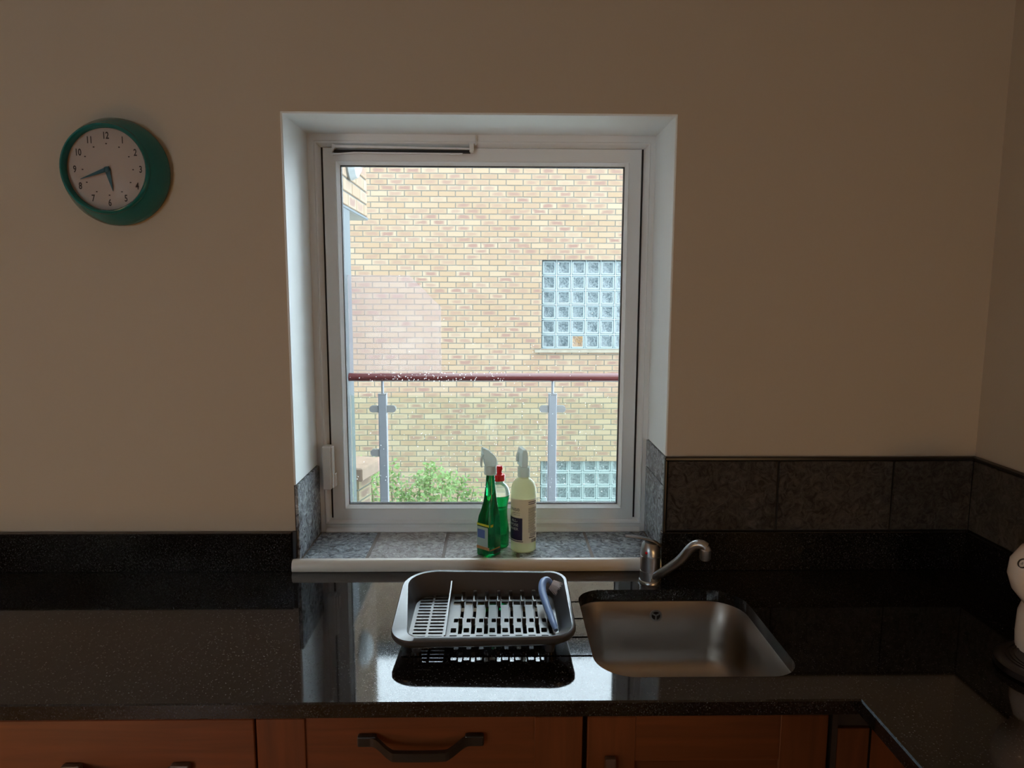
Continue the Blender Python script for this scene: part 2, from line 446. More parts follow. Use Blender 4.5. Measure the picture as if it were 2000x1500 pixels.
# white plaster reveal (5 mm skin lining the opening)
bm = bmesh.new()
t_ = 0.005
box(bm, XL-0.0005, XL+t_, -0.001, YR+0.02, 1.131, ZT, 0.0015); box(bm, XR-t_, XR+0.0005, -0.001, YR+0.02, 1.206, ZT, 0.0015)
box(bm, XL, XR, -0.001, YR+0.02, ZT-t_, ZT+0.0005, 0.0015)
tag(obj('reveal', frombm(bm), M['reveal'], wall_back), 'white plaster reveal around the window')
XLr, XRr, ZTr = XL+t_, XR-t_, ZT-t_

# ------------------------------------------------------------------ window
win = tag(thing('window_1', 'white casement window with a single wet pane over the sill', None), kind='structure')
FX0, FX1, FZ0, FZ1 = XL, XR+0.004, ZS, ZT
fy = YR
obj('window_frame', frame_ring(FX0, FX1, FZ0, FZ1, [(0, fy), (0.022, fy), (0.025, fy-0.003), (0.029, fy-0.002), (0.040, fy+0.016), (0.040, fy+0.075), (0, fy+0.075)]), M['frame'], win)
SX0, SX1, SZ0, SZ1 = -0.4775, 0.3845, 0.965, 2.003
sy = fy+0.006
obj('gasket', frame_ring(SX0-0.006, SX1+0.006, SZ0-0.004, SZ1+0.004, [(0, sy+0.007), (0.02, sy+0.007), (0.02, sy+0.03), (0, sy+0.03)]), M['gap'], win)
obj('frame_sill', prism([(fy-0.007, FZ0+0.0008), (fy-0.007, FZ0+0.004), (fy+0.0125, SZ0-0.0035), (fy+0.03, SZ0-0.0035), (fy+0.03, FZ0+0.0008)], FX0+0.026, FX1-0.026, 'x'), M['frame'], win)
sash = obj('sash', frame_ring(SX0, SX1, SZ0, SZ1, [(0, sy+0.002), (0.002, sy), (0.034, sy), (0.036, sy+0.003), (0.036, sy+0.06), (0, sy+0.06)]), M['frame'], win)
obj('glazing_bead', frame_ring(SX0+0.033, SX1-0.033, SZ0+0.034, SZ1-0.034, [(0, sy-0.001), (0.003, sy-0.003), (0.0105, sy+0.012), (0.0105, sy+0.02), (0, sy+0.02)]), M['frame'], sash)
obj('glazing_seal', frame_ring(SX0+0.042, SX1-0.042, SZ0+0.043, SZ1-0.043, [(0, sy+0.014), (0.0035, sy+0.014), (0.0035, sy+0.03), (0, sy+0.03)]), M['gap'], sash)
GX0, GX1, GZ0, GZ1 = SX0+0.044, SX1-0.044, SZ0+0.045, SZ1-0.045
obj('glass_pane', boxmesh(GX0-0.006, GX1+0.006, sy+0.018, sy+0.022, GZ0-0.006, GZ1+0.006), M['glass'], sash)
YG = sy+0.044
obj('glass_pane', boxmesh(GX0-0.006, GX1+0.006, YG-0.004, YG, GZ0-0.006, GZ1+0.006), M['glass'], sash)
# rain drops on the outer face of the outer pane
vs_, fs = [], []
def drop(x, z, r, e=1.0):
    o = len(vs_); n = 7
    for k, (rr, dy) in enumerate(((1.0, 0.0), (0.75, 0.22))):
        for i in range(n):
            a = 2*PI*i/n+k*0.4
            vs_.append((x+r*rr*math.cos(a), YG+0.0002+r*dy, z+r*e*rr*math.sin(a)))
    vs_.append((x, YG+0.0002+r*0.30, z))
    for i in range(n):
        j = (i+1) % n
        fs.append((o+i, o+j, o+n+j, o+n+i)); fs.append((o+n+i, o+n+j, o+2*n))
    fs.append(tuple(o+i for i in range(n))[::-1])
R = random.Random(3)
for i in range(520):
    x = R.uniform(GX0, GX1)
    z = GZ0+abs(R.gauss(0, 0.24))
    if z > GZ1: continue
    drop(x, z, R.uniform(0.0003, 0.0009)*(1 if R.random() < 0.92 else 1.5), R.uniform(0.9, 1.5))
for i in range(110):                       # thicker band where the hazy patch ends, level with the handrail
    drop(R.uniform(GX0+0.03, 0.02), 1.377+R.uniform(-0.014, 0.012), R.uniform(0.0005, 0.0014), 1.1)
tag(obj('rain_drops', mesh(vs_, fs, True), M['water'], win), 'rain drops on the outer pane', kind='stuff')
# restrictor hardware along the top left of the sash
rs = obj('restrictor_arm', prism([(-0.448, 1.987), (-0.448, 2.010), (-0.438, 2.006), (-0.078, 2.000), (-0.078, 1.996), (-0.440, 1.999)], fy-0.012, fy+0.004, 'y'), M['frame'], win)
obj('slide_track', boxmesh(-0.446, -0.080, fy-0.004, fy+0.010, 1.9885, 1.9955), M['gap'], rs)
obj('lower_strip', prism([(-0.448, 1.981), (-0.448, 1.984), (-0.39, 1.9885), (-0.10, 1.987), (-0.10, 1.984), (-0.39, 1.9855)], fy-0.010, fy+0.004, 'y'), M['frame'], rs)
bm = bmesh.new(); box(bm, -0.082, -0.070, fy-0.014, fy, 1.990, 2.012, 0.002, 2); box(bm, -0.066, -0.062, fy-0.008, fy-0.003, 2.008, 2.034, 0.001)
obj('end_bracket', frombm(bm), M['white_plastic'], rs)
obj('vent_slot', boxmesh(-0.005, 0.335, fy+0.0065, fy+0.012, 2.0085, 2.0105), M['gap'], win)
# handle
h = obj('window_handle', boxmesh(-0.496, -0.472, fy-0.030, fy+0.004, 1.066, 1.190, bev=0.004, seg=3), M['white_plastic'], win)
obj('lever', boxmesh(-0.4725, -0.4665, fy-0.026, fy-0.002, 1.070, 1.187, bev=0.0025, seg=2), M['white_plastic'], h)
obj('latch_tab', boxmesh(-0.468, -0.462, fy-0.018, fy+0.004, 1.072, 1.110, bev=0.002, seg=2), M['white_plastic'], h)

# ------------------------------------------------------------------ tiled sill and side tiles
sill = tag(obj('trim_1', boxmesh(XL, XR, 0.0, YR+0.01, ZS-0.013, ZS-0.0018), M['grout']), 'tiled window sill with grey grout joints', kind='structure')
xs = [XL+0.008, -0.345, -0.148, 0.049, 0.243, XR-0.006]
for i in range(5):
    m_ = M['tile_brown'] if i in (1, 2) else M['tile_sill']
    obj('tile', boxmesh(xs[i]+0.004, xs[i+1]-0.004, -0.002, YR+0.002, ZS-0.010, ZS, bev=0.0012), m_, sill)
# left side tiles
jl = tag(obj('trim_2', boxmesh(XL-0.001, XL+0.003, 0.001, YR, ZS-0.003, 1.131), M['grout_dark']), 'dark tiles on the left side of the window recess', kind='structure')
obj('tile', boxmesh(XL+0.002, XL+0.010, -0.001, 0.200, ZS+0.001, 1.129, bev=0.001), M['tile_sill'], jl)
obj('tile', boxmesh(XL+0.002, XL+0.010, 0.203, YR+0.001, ZS+0.001, 1.129, bev=0.001), M['tile_sill'], jl)
jr = tag(obj('trim_3', boxmesh(XR-0.003, XR+0.001, 0.001, YR, ZS-0.003, 1.206), M['grout_dark']), 'dark tiles on the right side of the window recess', kind='structure')
obj('tile', boxmesh(XR-0.008, XR-0.002, -0.002, 0.100, ZS+0.001, 1.127, bev=0.001), M['tile_sill'], jr)
obj('tile', boxmesh(XR-0.008, XR-0.002, 0.103, YR+0.001, ZS+0.001, 1.127, bev=0.001), M['tile_sill'], jr)
obj('tile', boxmesh(XR-0.008, XR-0.002, -0.002, 0.100, 1.130, 1.204, bev=0.001), M['tile_sill'], jr)
obj('tile', boxmesh(XR-0.008, XR-0.002, 0.103, YR+0.001, 1.130, 1.204, bev=0.001), M['tile_sill'], jr)
# cream rounded edge under the sill
prof = [(0.0, 0.911), (-0.024, 0.911), (-0.027, 0.915), (-0.028, 0.924), (-0.025, 0.934), (-0.019, 0.9395), (-0.010, 0.9405), (0.0, 0.938)]
bm = bmesh.new()
me = loft([[(x, y, z) for y, z in prof] for x in (XL-0.006, XR-0.012)], smooth=True, angle=0.9)
tag(obj('trim_4', me, M['cream_trim']), 'cream rounded edging strip along the front of the window sill', kind='structure')

# ------------------------------------------------------------------ wall tiles on the right
tb = tag(obj('trim_5', boxmesh(XR-0.006, XW, -0.006, 0.0, 1.010, 1.203), M['grout_dark']), 'row of dark slate effect tiles on the window wall right of the window', kind='structure')
xs = [XR-0.002, 0.709, 1.005, XW-0.008]
for i in range(3):
    obj('tile', boxmesh(xs[i]+(0.003 if i else 0.004), xs[i+1]-0.004, -0.013, -0.002, 1.016, 1.195, bev=0.0015), M['tile_wall'], tb)
bm = bmesh.new(); box(bm, XR-0.008, XW-0.001, -0.015, 0.0, 1.197, 1.206, 0.002); box(bm, XR-0.0075, XR-0.001, -0.015, 0.0, 0.934, 1.198, 0.0015)
obj('edge_strip', frombm(bm), M['black_edge'], tb)
tr = tag(obj('trim_6', boxmesh(XW-0.006, XW, -2.0, -0.0, 1.010, 1.203), M['grout_dark']), 'row of dark slate effect tiles on the right hand wall', kind='structure')
ys = [-0.013-0.297*i for i in range(7)]
for i in range(6):
    obj('tile', boxmesh(XW-0.013, XW-0.002, ys[i+1]+0.002, ys[i]-0.002, 1.016, 1.195, bev=0.0015), M['tile_wall'], tr)
obj('edge_strip', boxmesh(XW-0.015, XW, -2.0, -0.001, 1.197, 1.206, bev=0.002), M['black_edge'], tr)

# ------------------------------------------------------------------ worktop, upstands
WZ, WT, WF, RX = 0.91, 0.028, -0.603, 0.635
SX_0, SX_1, SY_0, SY_1 = 0.183, 0.571, -0.526, -0.137
wt = thing('worktop', 'polished black granite worktop under the window with sink cutout and drainer grooves', 'worktop')
hole = rrect(SX_0, SX_1, SY_0, SY_1, [0.085, 0.06, 0.075, 0.06], 10)
fing = []
GROOVES = [-0.203, -0.287, -0.371, -0.447]
def with_grooves(pts):
    out = []
    n = len(pts)
    for i in range(n):
        a, b = pts[i], pts[(i+1) % n]
        out.append(a)
        if abs(a[0]-SX_0) < 1e-6 and abs(b[0]-SX_0) < 1e-6 and a[1] > b[1]:
            for g in GROOVES:
                out += [(SX_0, g+0.0035), (-0.19, g+0.0035), (-0.1935, g), (-0.19, g-0.0035), (SX_0, g-0.0035)]
    return out
ch = 0.0025
outer = [(LEFT, WF), (RX, WF), (RX, -3.0), (XW, -3.0), (XW, 0), (LEFT, 0)]
outer_in = [(LEFT, WF+ch), (RX+ch, WF+ch), (RX+ch, -3.0), (XW, -3.0), (XW, 0), (LEFT, 0)]
top = slab_with_holes(outer_in, [with_grooves(hole)], WZ-0.003, WZ)
low = slab_with_holes(outer, [hole], WZ-WT, WZ-0.003)
bm = bmesh.new(); bm.from_mesh(top); bm.from_mesh(low)
# chamfer along the two front edges
for (a, b, a2, b2) in (((LEFT, WF+ch, WZ), (RX+ch, WF+ch, WZ), (LEFT, WF, WZ-0.003), (RX, WF, WZ-0.003)), ((RX+ch, WF+ch, WZ), (RX+ch, -3.0, WZ), (RX, WF, WZ-0.003), (RX, -3.0, WZ-0.003))):
    vv = [bm.verts.new(p) for p in (a, b, b2, a2)]; bm.faces.new(vv)
obj('worktop_slab', frombm(bm), M['granite'], wt)
up = tag(thing('upstand', 'low black granite upstand at the foot of the wall left of the window', 'upstand'))
obj('upstand_slab', boxmesh(LEFT, XL-0.007, -0.02, -0.0005, WZ+0.0005, 1.0115, bev=0.0015), M['granite'], up)
obj('end_strip', boxmesh(XL-0.0075, XL+0.004, -0.012, -0.0005, 0.942, 1.0125, bev=0.001), M['black_edge'], up)
up2 = tag(thing('upstand', 'low black granite upstand below the slate tiles behind the tap', 'upstand'))
obj('upstand_slab', boxmesh(XR-0.011, XW-0.0005, -0.022, -0.0005, WZ+0.0005, 1.0115, bev=0.0015), M['granite'], up2)
up3 = tag(thing('upstand', 'low black granite upstand along the right hand wall', 'upstand'))
obj('upstand_slab', boxmesh(XW-0.022, XW-0.0005, -3.0, -0.023, WZ+0.0005, 1.0115, bev=0.0015), M['granite'], up3)

# ------------------------------------------------------------------ sink
sk = thing('sink', 'square stainless steel sink bowl set under the black worktop', 'sink')
cx, cy = (SX_0+SX_1)/2, (SY_0+SY_1)/2
def sl(ins, z, rr): return [(x, y, z) for x, y in rrect(SX_0+ins, SX_1-ins, SY_0+ins, SY_1-ins, rr, 10)]
zt0 = WZ-WT-0.0005
loops = [sl(-0.016, zt0-0.0015, 0.08), sl(-0.016, zt0, 0.08), sl(-0.004, zt0, 0.07), sl(-0.001, zt0-0.003, 0.068), sl(0.004, 0.775, 0.066), sl(0.008, 0.745, 0.064),
         sl(0.018, 0.722, 0.056), sl(0.034, 0.708, 0.046), sl(0.055, 0.702, 0.035)]
bowl = obj('bowl', loft(loops, False, True, True, 0.9), M['steel'], sk)
dr = obj('drain', lathe([(0.001, 0.7022), (0.042, 0.7022), (0.045, 0.7045), (0.042, 0.706), (0.034, 0.7045), (0.001, 0.7035)], 28, cx, cy), M['chrome'], sk)
# overflow: recess ring with a cross on the back wall
def disc_y(r0, r1, y0, y1, x, z, n=24):
    l = []
    for rr, yy in ((r0, y0), (r1, y0), (r1, y1), (r0, y1)):
        l.append([(x+rr*math.cos(2*PI*i/n), yy, z+rr*math.sin(2*PI*i/n)) for i in range(n)])
    return loft(l, False, False, True, 0.6, wrap=True)
OX, OZ, OY = 0.377, 0.846, SY_1-0.0025
of = obj('overflow', disc_y(0.0105, 0.0145, OY-0.0025, OY+0.003, OX, OZ), M['chrome'], sk)
def dsk(r, y, x, z, n=20): return mesh([(x+r*math.cos(2*PI*i/n), y, z+r*math.sin(2*PI*i/n)) for i in range(n)], [tuple(range(n))])
obj('overflow_hole', dsk(0.0108, OY-0.0012, OX, OZ), M['gap'], of)
bm = bmesh.new()
for k in range(3):
    r = bmesh.ops.create_cube(bm, size=1)
    for v in r['verts']:
        p = Vector((v.co.x*0.0036, v.co.y*0.0012, 0.005+v.co.z*0.0105))
        a = k*2*PI/3+PI
        v.co = Vector((OX+p.x*math.cos(a)+p.z*math.sin(a), OY-0.0018+p.y, OZ-p.x*math.sin(a)+p.z*math.cos(a)))
obj('overflow_grille', frombm(bm), M['chrome'], of)

# ------------------------------------------------------------------ tap
tap = thing('tap', 'satin steel single lever mixer tap behind the sink', 'tap', (0.371, -0.088, WZ))
obj('tap_base', lathe([(0.001, 0.0), (0.0275, 0.0), (0.0275, 0.004), (0.0255, 0.007), (0.001, 0.007)], 32), M['chrome'], tap)
body = lathe([(0.001, 0.006), (0.0245, 0.006), (0.0245, 0.030), (0.0238, 0.0305), (0.0238, 0.0315), (0.0245, 0.032), (0.0245, 0.068), (0.0238, 0.0685), (0.0238, 0.070), (0.0245, 0.0705),
              (0.0240, 0.082), (0.0215, 0.093), (0.016, 0.100), (0.001, 0.102)], 32)
for v in body.vertices:                      # the head leans back towards the lever
    if v.co.z > 0.07: v.co.z -= (v.co.x)*0.22*(v.co.z-0.07)/0.03
obj('tap_body', body, M['chrome'], tap)
lev = smoothpath([(0.024, 0.002, 0.090), (0.010, 0.002, 0.1015), (-0.012, 0.002, 0.109), (-0.036, 0.001, 0.114), (-0.062, 0.0, 0.117)], 5)
lm = tube(lev, [0.011*(1-0.35*i/(len(lev)-1)) if i > 1 else 0.009 for i in range(len(lev))], 12, True, 0.36)
obj('lever', lm, M['chrome'], tap)
sp = smoothpath([(0.010, -0.016, 0.020), (0.030, -0.044, 0.048), (0.054, -0.077, 0.086), (0.070, -0.098, 0.120), (0.080, -0.107, 0.1335), (0.092, -0.114, 0.136), (0.101, -0.118, 0.131)], 5)
obj('spout', tube(sp, [0.0128 if i < 22 else 0.0130 for i in range(len(sp))], 14, True, 0.85), M['chrome'], tap)
obj('spout_nozzle', lathe([(0.001, 0.101), (0.0105, 0.101), (0.0125, 0.104), (0.0132, 0.126), (0.008, 0.134), (0.001, 0.136)], 22, 0.1000, -0.1175), M['chrome'], tap)
bm = bmesh.new(); bmesh.ops.create_uvsphere(bm, u_segments=12, v_segments=8, radius=0.0035)
obj('hot_marker', frombm(bm, True), M['red'], tap, (-0.014, -0.0188, 0.080))

# ------------------------------------------------------------------ clock
ck = thing('wall_clock', 'round teal retro wall clock with a pale dial on the wall left of the window', 'clock', (-0.908, 0.0, 1.897), 0)
def ly(prof, n=64):                          # lathe about the y axis: (radius, y)
    return loft([[(r*math.cos(2*PI*i/n), y, r*math.sin(2*PI*i/n)) for i in range(n)] for r, y in prof], False, True, True, 0.7)
obj('case', ly([(0.118, -0.0005), (0.123, -0.004), (0.1245, -0.012), (0.122, -0.024), (0.114, -0.042), (0.106, -0.055), (0.103, -0.060), (0.098, -0.060), (0.095, -0.045)]), M['teal'], ck)
def ringy(prof, n=64): return loft([[(r*math.cos(2*PI*i/n), y, r*math.sin(2*PI*i/n)) for i in range(n)] for r, y in prof], False, False, True, 0.9, wrap=True)
obj('rim', ringy([(0.0925, -0.052), (0.0935, -0.066), (0.0965, -0.0695), (0.1005, -0.068), (0.1030, -0.061), (0.1010, -0.056)]), M['teal'], ck)
face = obj('dial', ly([(0.0955, -0.046), (0.0945, -0.050), (0.0001, -0.050)]), M['dial'], ck)
for hnum in range(1, 13):
    a = math.radians(90-30*hnum)
    me = textmesh(str(hnum), 0.0215, bold=0.0005)
    me.transform(Matrix.Diagonal((0.72, 1.0, 1, 1)))
    obj('numeral', me, M['ink'], face, (0.0755*math.cos(a), -0.0508, 0.0755*math.sin(a)), (PI/2, 0, 0))
    obj('hour_mark', boxmesh(-0.0016, 0.0016, -0.0009, 0.0001, -0.0012, 0.0012), M['ink'], face, (0.058*math.cos(a), -0.0502, 0.058*math.sin(a)))
def handm(L, w0, y):
    return prism([(-w0, -0.006), (w0, -0.006), (w0*1.1, 0.0), (0.0006, L), (-0.0006, L), (-w0*1.1, 0.0)], y-0.001, y, 'y')
mm = obj('minute_hand', handm(0.066, 0.0048, -0.0545), M['hand'], ck, rot=(0, math.radians(6*41.7), 0))
hh = obj('hour_hand', handm(0.050, 0.0058, -0.0530), M['hand'], ck, rot=(0, math.radians(30*5.70-3), 0))
obj('hub', ly([(0.006, -0.050), (0.006, -0.056), (0.003, -0.0575), (0.0001, -0.0575)], 24), M['hand'], ck)
obj('clock_glass', ly([(0.0930, -0.0585), (0.085, -0.0610), (0.060, -0.0650), (0.03, -0.0672), (0.0001, -0.068)], 64), M['clock_glass'], ck)

# ------------------------------------------------------------------ dish rack
rk = thing('dish_rack', 'grey plastic dish drainer with slotted floor on the worktop beside the sink', 'dish rack', (0, 0, WZ))
NX0, NX1, NY0, NY1 = -0.214, 0.151, -0.476, -0.196
def outline(ins, n=14):
    return rrect(NX0+ins, NX1-ins, NY0+ins, NY1-ins*0.95, [max(0.05-ins*0.5, 0.012), max(0.075-ins*0.5, 0.012), max(0.050-ins*0.5, 0.012), max(0.050-ins*0.5, 0.012)], n)
def rimz(x, y):
    ty = (y-NY0)/(NY1-NY0); tx = (x-NX0)/(NX1-NX0)
    z = 0.052+0.024*ty
    z -= 0.008*max(0, 1-tx*2.5)*max(0, 1-ty*1.6)          # dips at the left front corner
    z -= 0.006*math.exp(-((tx-0.78)/0.12)**2)*ty            # shallow dip in the back rim
    return z
def lipw(x, y):
    ty = (y-NY0)/(NY1-NY0); tx = (x-NX0)/(NX1-NX0)
    return 0.0085+0.024*max(0, 1-tx*4.5)*max(0, min(1, 1.35-ty*1.5))
base = outline(0)
cxr, cyr = (NX0+NX1)/2, (NY0+NY1)/2
def inset_pts(pts, f):
    out = []; n = len(pts)
    for i in range(n):
        a = Vector(pts[i-1]); p = Vector(pts[i]); b = Vector(pts[(i+1) % n])
        t = (b-a).normalized(); nrm = Vector((-t.y, t.x))
        d = f(*pts[i]) if callable(f) else f
        out.append((p.x+nrm.x*d, p.y+nrm.y*d))
    return out
inner = inset_pts(base, lipw)
floor_o = outline(0.028); out_lo = outline(0.036)
FZ = 0.030
def rt(x, y): return 0.0026*(0.5-(y-NY0)/(NY1-NY0))
L = [[(x, y, 0.019-0.012*max(0, (y-NY0-0.12)/(NY1-NY0-0.12))) for x, y in out_lo],
     [(x, y, rimz(*p)-0.020) for (x, y), p in zip(inset_pts(base, 0.012), base)],
     [(x, y, rimz(x, y)-0.014) for x, y in inset_pts(base, 0.003)],
     [(x, y, rimz(x, y)-0.009) for x, y in base],
     [(x, y, rimz(x, y)-0.002) for x, y in base],
     [(x, y, rimz(*p)) for (x, y), p in zip(inset_pts(base, 0.002), base)],
     [(x, y, rimz(*p)+rt(*p)) for (x, y), p in zip(inset_pts(base, lambda x, y: lipw(x, y)-0.001), base)],
     [(x, y, rimz(*p)+rt(*p)-0.003) for (x, y), p in zip(inner, base)],
     [(x, y, FZ+0.012) for x, y in outline(0.0275)],
     [(x, y, FZ+0.003) for x, y in outline(0.031)],
     [(x, y, FZ-0.002) for x, y in outline(0.033)]]
obj('rack_body', loft(L, False, False, True, 0.7, wrap=True), M['rack'], rk)
# floor with openings
holes = []
def rh(x0, x1, y0, y1, r=0.0016): holes.append(rrect(x0, x1, y0, y1, r, 2))
fx0, fx1, fy0, fy1 = NX0+0.030, NX1-0.030, NY0+0.030, NY1-0.030
DIVX = -0.108
nsl = 14
for j in range(nsl):                                    # grate on the left: two columns of slots
    y = fy1-0.009-j*0.0145
    rh(fx0+0.010, fx0+0.0365, y-0.0072, y); rh(fx0+0.041, DIVX-0.006, y-0.0072, y)
PX = 0.0262
cols = [-0.092+PX*i for i in range(9)]
for i, x in enumerate(cols):
    if x+0.007 > fx1-0.004: continue
    rh(x-0.0085, x+0.0062, -0.257, -0.241); rh(x-0.0085, x+0.0062, -0.284, -0.267)
    if x+0.017 < fx1:
        rh(x+0.0082, x+0.0162, -0.346, -0.292); rh(x+0.0082, x+0.0162, -0.416, -0.378)
    rh(x-0.0030, x+0.0060, -0.366, -0.349)
    rh(x-0.0070, x+0.0045, -0.410, -0.391)
    rh(x-0.0075, x+0.0070, -0.441, -0.421)
obj('slotted_floor', slab_with_holes(outline(0.0305), holes, FZ-0.002, FZ+0.001), M['rack'], rk)
obj('divider', prism([(fy0+0.004, FZ), (fy0+0.004, FZ+0.012), (fy1-0.02, FZ+0.028), (fy1+0.002, FZ+0.031), (fy1+0.002, FZ)], DIVX-0.0013, DIVX+0.0013, 'x'), M['rack'], rk)
for i, x in enumerate(cols):
    for (py, hgt, dx) in ((-0.238, 0.013, 0.0112), (-0.284, 0.010, 0.0112), (-0.370, 0.012, 0.0115)):
        if x+dx > fx1-0.003: continue
        obj('prong', boxmesh(x+dx-0.0042, x+dx+0.0042, py-0.004, py+0.004, FZ+0.001, FZ+0.001+hgt, bev=0.0012), M['rack'], rk)
    if x < fx1-0.006:
        obj('rib', prism([(-0.242, FZ+0.0008), (-0.242, FZ+0.007), (-0.288, FZ+0.003), (-0.364, FZ+0.007), (-0.378, FZ+0.002), (-0.378, FZ+0.0008)], x+0.0085, x+0.0100, 'x'), M['rack'], rk)
for (x, y) in ((-0.165, -0.425), (0.10, -0.425), (-0.165, -0.245), (0.10, -0.245)):
    obj('foot', lathe([(0.001, 0.0003), (0.009, 0.0003), (0.011, 0.012), (0.011, FZ-0.0025), (0.001, FZ-0.0025)], 14, x, y), M['rack'], rk)
lg = textmesh('joseph joseph', 0.0062)
obj('logo', lg, M['logo'], rk, (-0.150, NY0+0.0215, 0.0235), (math.radians(66), 0, 0))

# dish brush hung in the rack
br = thing('dish_brush', 'pale blue dish brush with curved handle leaning inside the dish rack', 'brush', (0, 0, 0))
hp = smoothpath([(0.1130, -0.420, 0.9500), (0.1060, -0.378, 0.9570), (0.0980, -0.332, 0.9660), (0.0930, -0.290, 0.9750), (0.0955, -0.262, 0.9815), (0.1030, -0.248, 0.9830), (0.1120, -0.245, 0.9790), (0.1180, -0.250, 0.9700)], 6)
hr = []
for i in range(len(hp)):
    t = i/(len(hp)-1)
    hr.append(0.0060+0.0026*math.sin(PI*min(1, t*1.1))-0.0014*max(0, t-0.85)*6 if t > 0.04 else 0.0045)
obj('handle', tube(hp, hr, 12, True, 0.85), M['brush_blue'], br)
vs_, fs = [], []
for i in range(130):
    a = R.uniform(0, 2*PI); q = math.sqrt(R.random())*0.0105
    b0 = Vector((0.1150, -0.2490, 0.9730)); d = Vector((0.80, -0.22, -0.45)).normalized()
    s = d.cross(Vector((0, 0, 1))).normalized(); u = d.cross(s)
    p = b0+s*q*math.cos(a)*1.2+u*q*math.sin(a); e = p+d*R.uniform(0.016, 0.023)+(s*math.cos(a)+u*math.sin(a))*q*0.5
    o = len(vs_); wv = u.cross(d)*0.0005; wu = u*0.0005
    vs_ += [p+wv, p-wv*0.5+wu, p-wv*0.5-wu, e+wv, e-wv*0.5+wu, e-wv*0.5-wu]
    fs += [(o, o+1, o+4, o+3), (o+1, o+2, o+5, o+4), (o+2, o, o+3, o+5), (o+3, o+4, o+5)]
tag(obj('bristles', mesh(vs_, fs), M['bristle'], br), 'white bristles', kind='stuff')

# ------------------------------------------------------------------ bottles on the sill
# 1 green trigger spray
sb = thing('spray_bottle', 'tall green spray bottle with a frosted white trigger head, leftmost on the window sill', 'bottle', (-0.0285, 0.036, ZS+0.0004), 0)
ang = math.radians(50)
def sqloop(s, z, ox=0, oy=0, a=0.047, b=0.047, rr=0.006):
    pts = rrect(-a/2*s, a/2*s, -b/2*s, b/2*s, min(rr, a/2*s*0.98), 5)
    return [(ox+x*math.cos(ang)-y*math.sin(ang), oy+x*math.sin(ang)+y*math.cos(ang), z) for x, y in pts]
obj('bottle_body', loft([sqloop(0.90, 0.0), sqloop(1.0, 0.004), sqloop(1.0, 0.060), sqloop(0.98, 0.085), sqloop(0.90, 0.105, 0.001), sqloop(0.76, 0.122, 0.003), sqloop(0.66, 0.145, 0.004, rr=0.010), sqloop(0.54, 0.185, 0.0045, rr=0.012), sqloop(0.46, 0.217, 0.0045, rr=0.012)], smooth=True, angle=0.8), M['green_liquid'], sb)
nx, ny = 0.0045, 0.0
obj('collar', lathe([(0.001, 0.216), (0.0160, 0.216), (0.0165, 0.220), (0.0158, 0.2245), (0.0165, 0.226), (0.0158, 0.2305), (0.0163, 0.232), (0.0155, 0.239), (0.001, 0.239)], 28, nx, ny), M['spray_white'], sb)
head = prism([(-0.012, 0.238), (0.0185, 0.238), (0.0185, 0.256), (0.013, 0.266), (-0.003, 0.281), (-0.016, 0.288), (-0.0195, 0.286), (-0.0195, 0.279), (-0.014, 0.262)], -0.012, 0.012, 'y', 0.0035)
hd = obj('trigger_head', head, M['spray_white'], sb, (nx-0.003, 0, 0), (0, 0, math.radians(14)))
obj('trigger', prism([(-0.0185, 0.270), (-0.0215, 0.262), (-0.0235, 0.246), (-0.0225, 0.236), (-0.0195, 0.236), (-0.020, 0.250), (-0.0155, 0.266)], -0.006, 0.006, 'y', 0.001), M['spray_white'], sb, (nx-0.003, 0, 0), (0, 0, math.radians(14)))
def on_face(face_, u0, u1, z0, z1, e=0.0006):
    """thin printed patch on one of the two faces turned to the room: face_ 'l' or 'r'; u from the near edge outwards"""
    a = 0.047/2
    near = (-a, -a)
    if face_ == 'r': f = lambda u, d: (-a+u, -a-d)
    else: f = lambda u, d: (-a-d, -a+u)
    vv = []
    for (u, z) in ((u0, z0), (u1, z0), (u1, z1), (u0, z1)):
        for d in (0.0002, e):
            x, y = f(u, d)
            vv.append((x*math.cos(ang)-y*math.sin(ang), x*math.sin(ang)+y*math.cos(ang), z))
    q = [(0, 2, 4, 6), (1, 3, 5, 7), (0, 2, 3, 1), (2, 4, 5, 3), (4, 6, 7, 5), (6, 0, 1, 7)]
    bm = bmesh.new(); me = mesh(vv, q); bm.from_mesh(me); bpy.data.meshes.remove(me)
    return frombm(bm)
for (f, u0, u1, z0, z1, m_, nm) in (('l', 0.006, 0.043, 0.020, 0.080, M['pale_print'], 'side_label'), ('l', 0.016, 0.041, 0.050, 0.073, M['blue_print'], 'blue_panel'),
                               ('l', 0.002, 0.043, 0.083, 0.0885, M['yellow'], 'yellow_stripe'), ('r', 0.003, 0.013, 0.082, 0.0885, M['yellow'], 'yellow_stripe'),
                               ('r', 0.001, 0.040, 0.019, 0.0225, M['orange_print'], 'orange_stripe'), ('l', 0.001, 0.044, 0.020, 0.028, M['orange_print'], 'orange_stripe'),
                               ('r', 0.014, 0.041, 0.008, 0.018, M['dark_print'], 'dark_panel')):
    e = 0.0006 if nm == 'side_label' else 0.0009
    obj(nm, on_face(f, u0, u1, z0, z1, e), m_, sb)
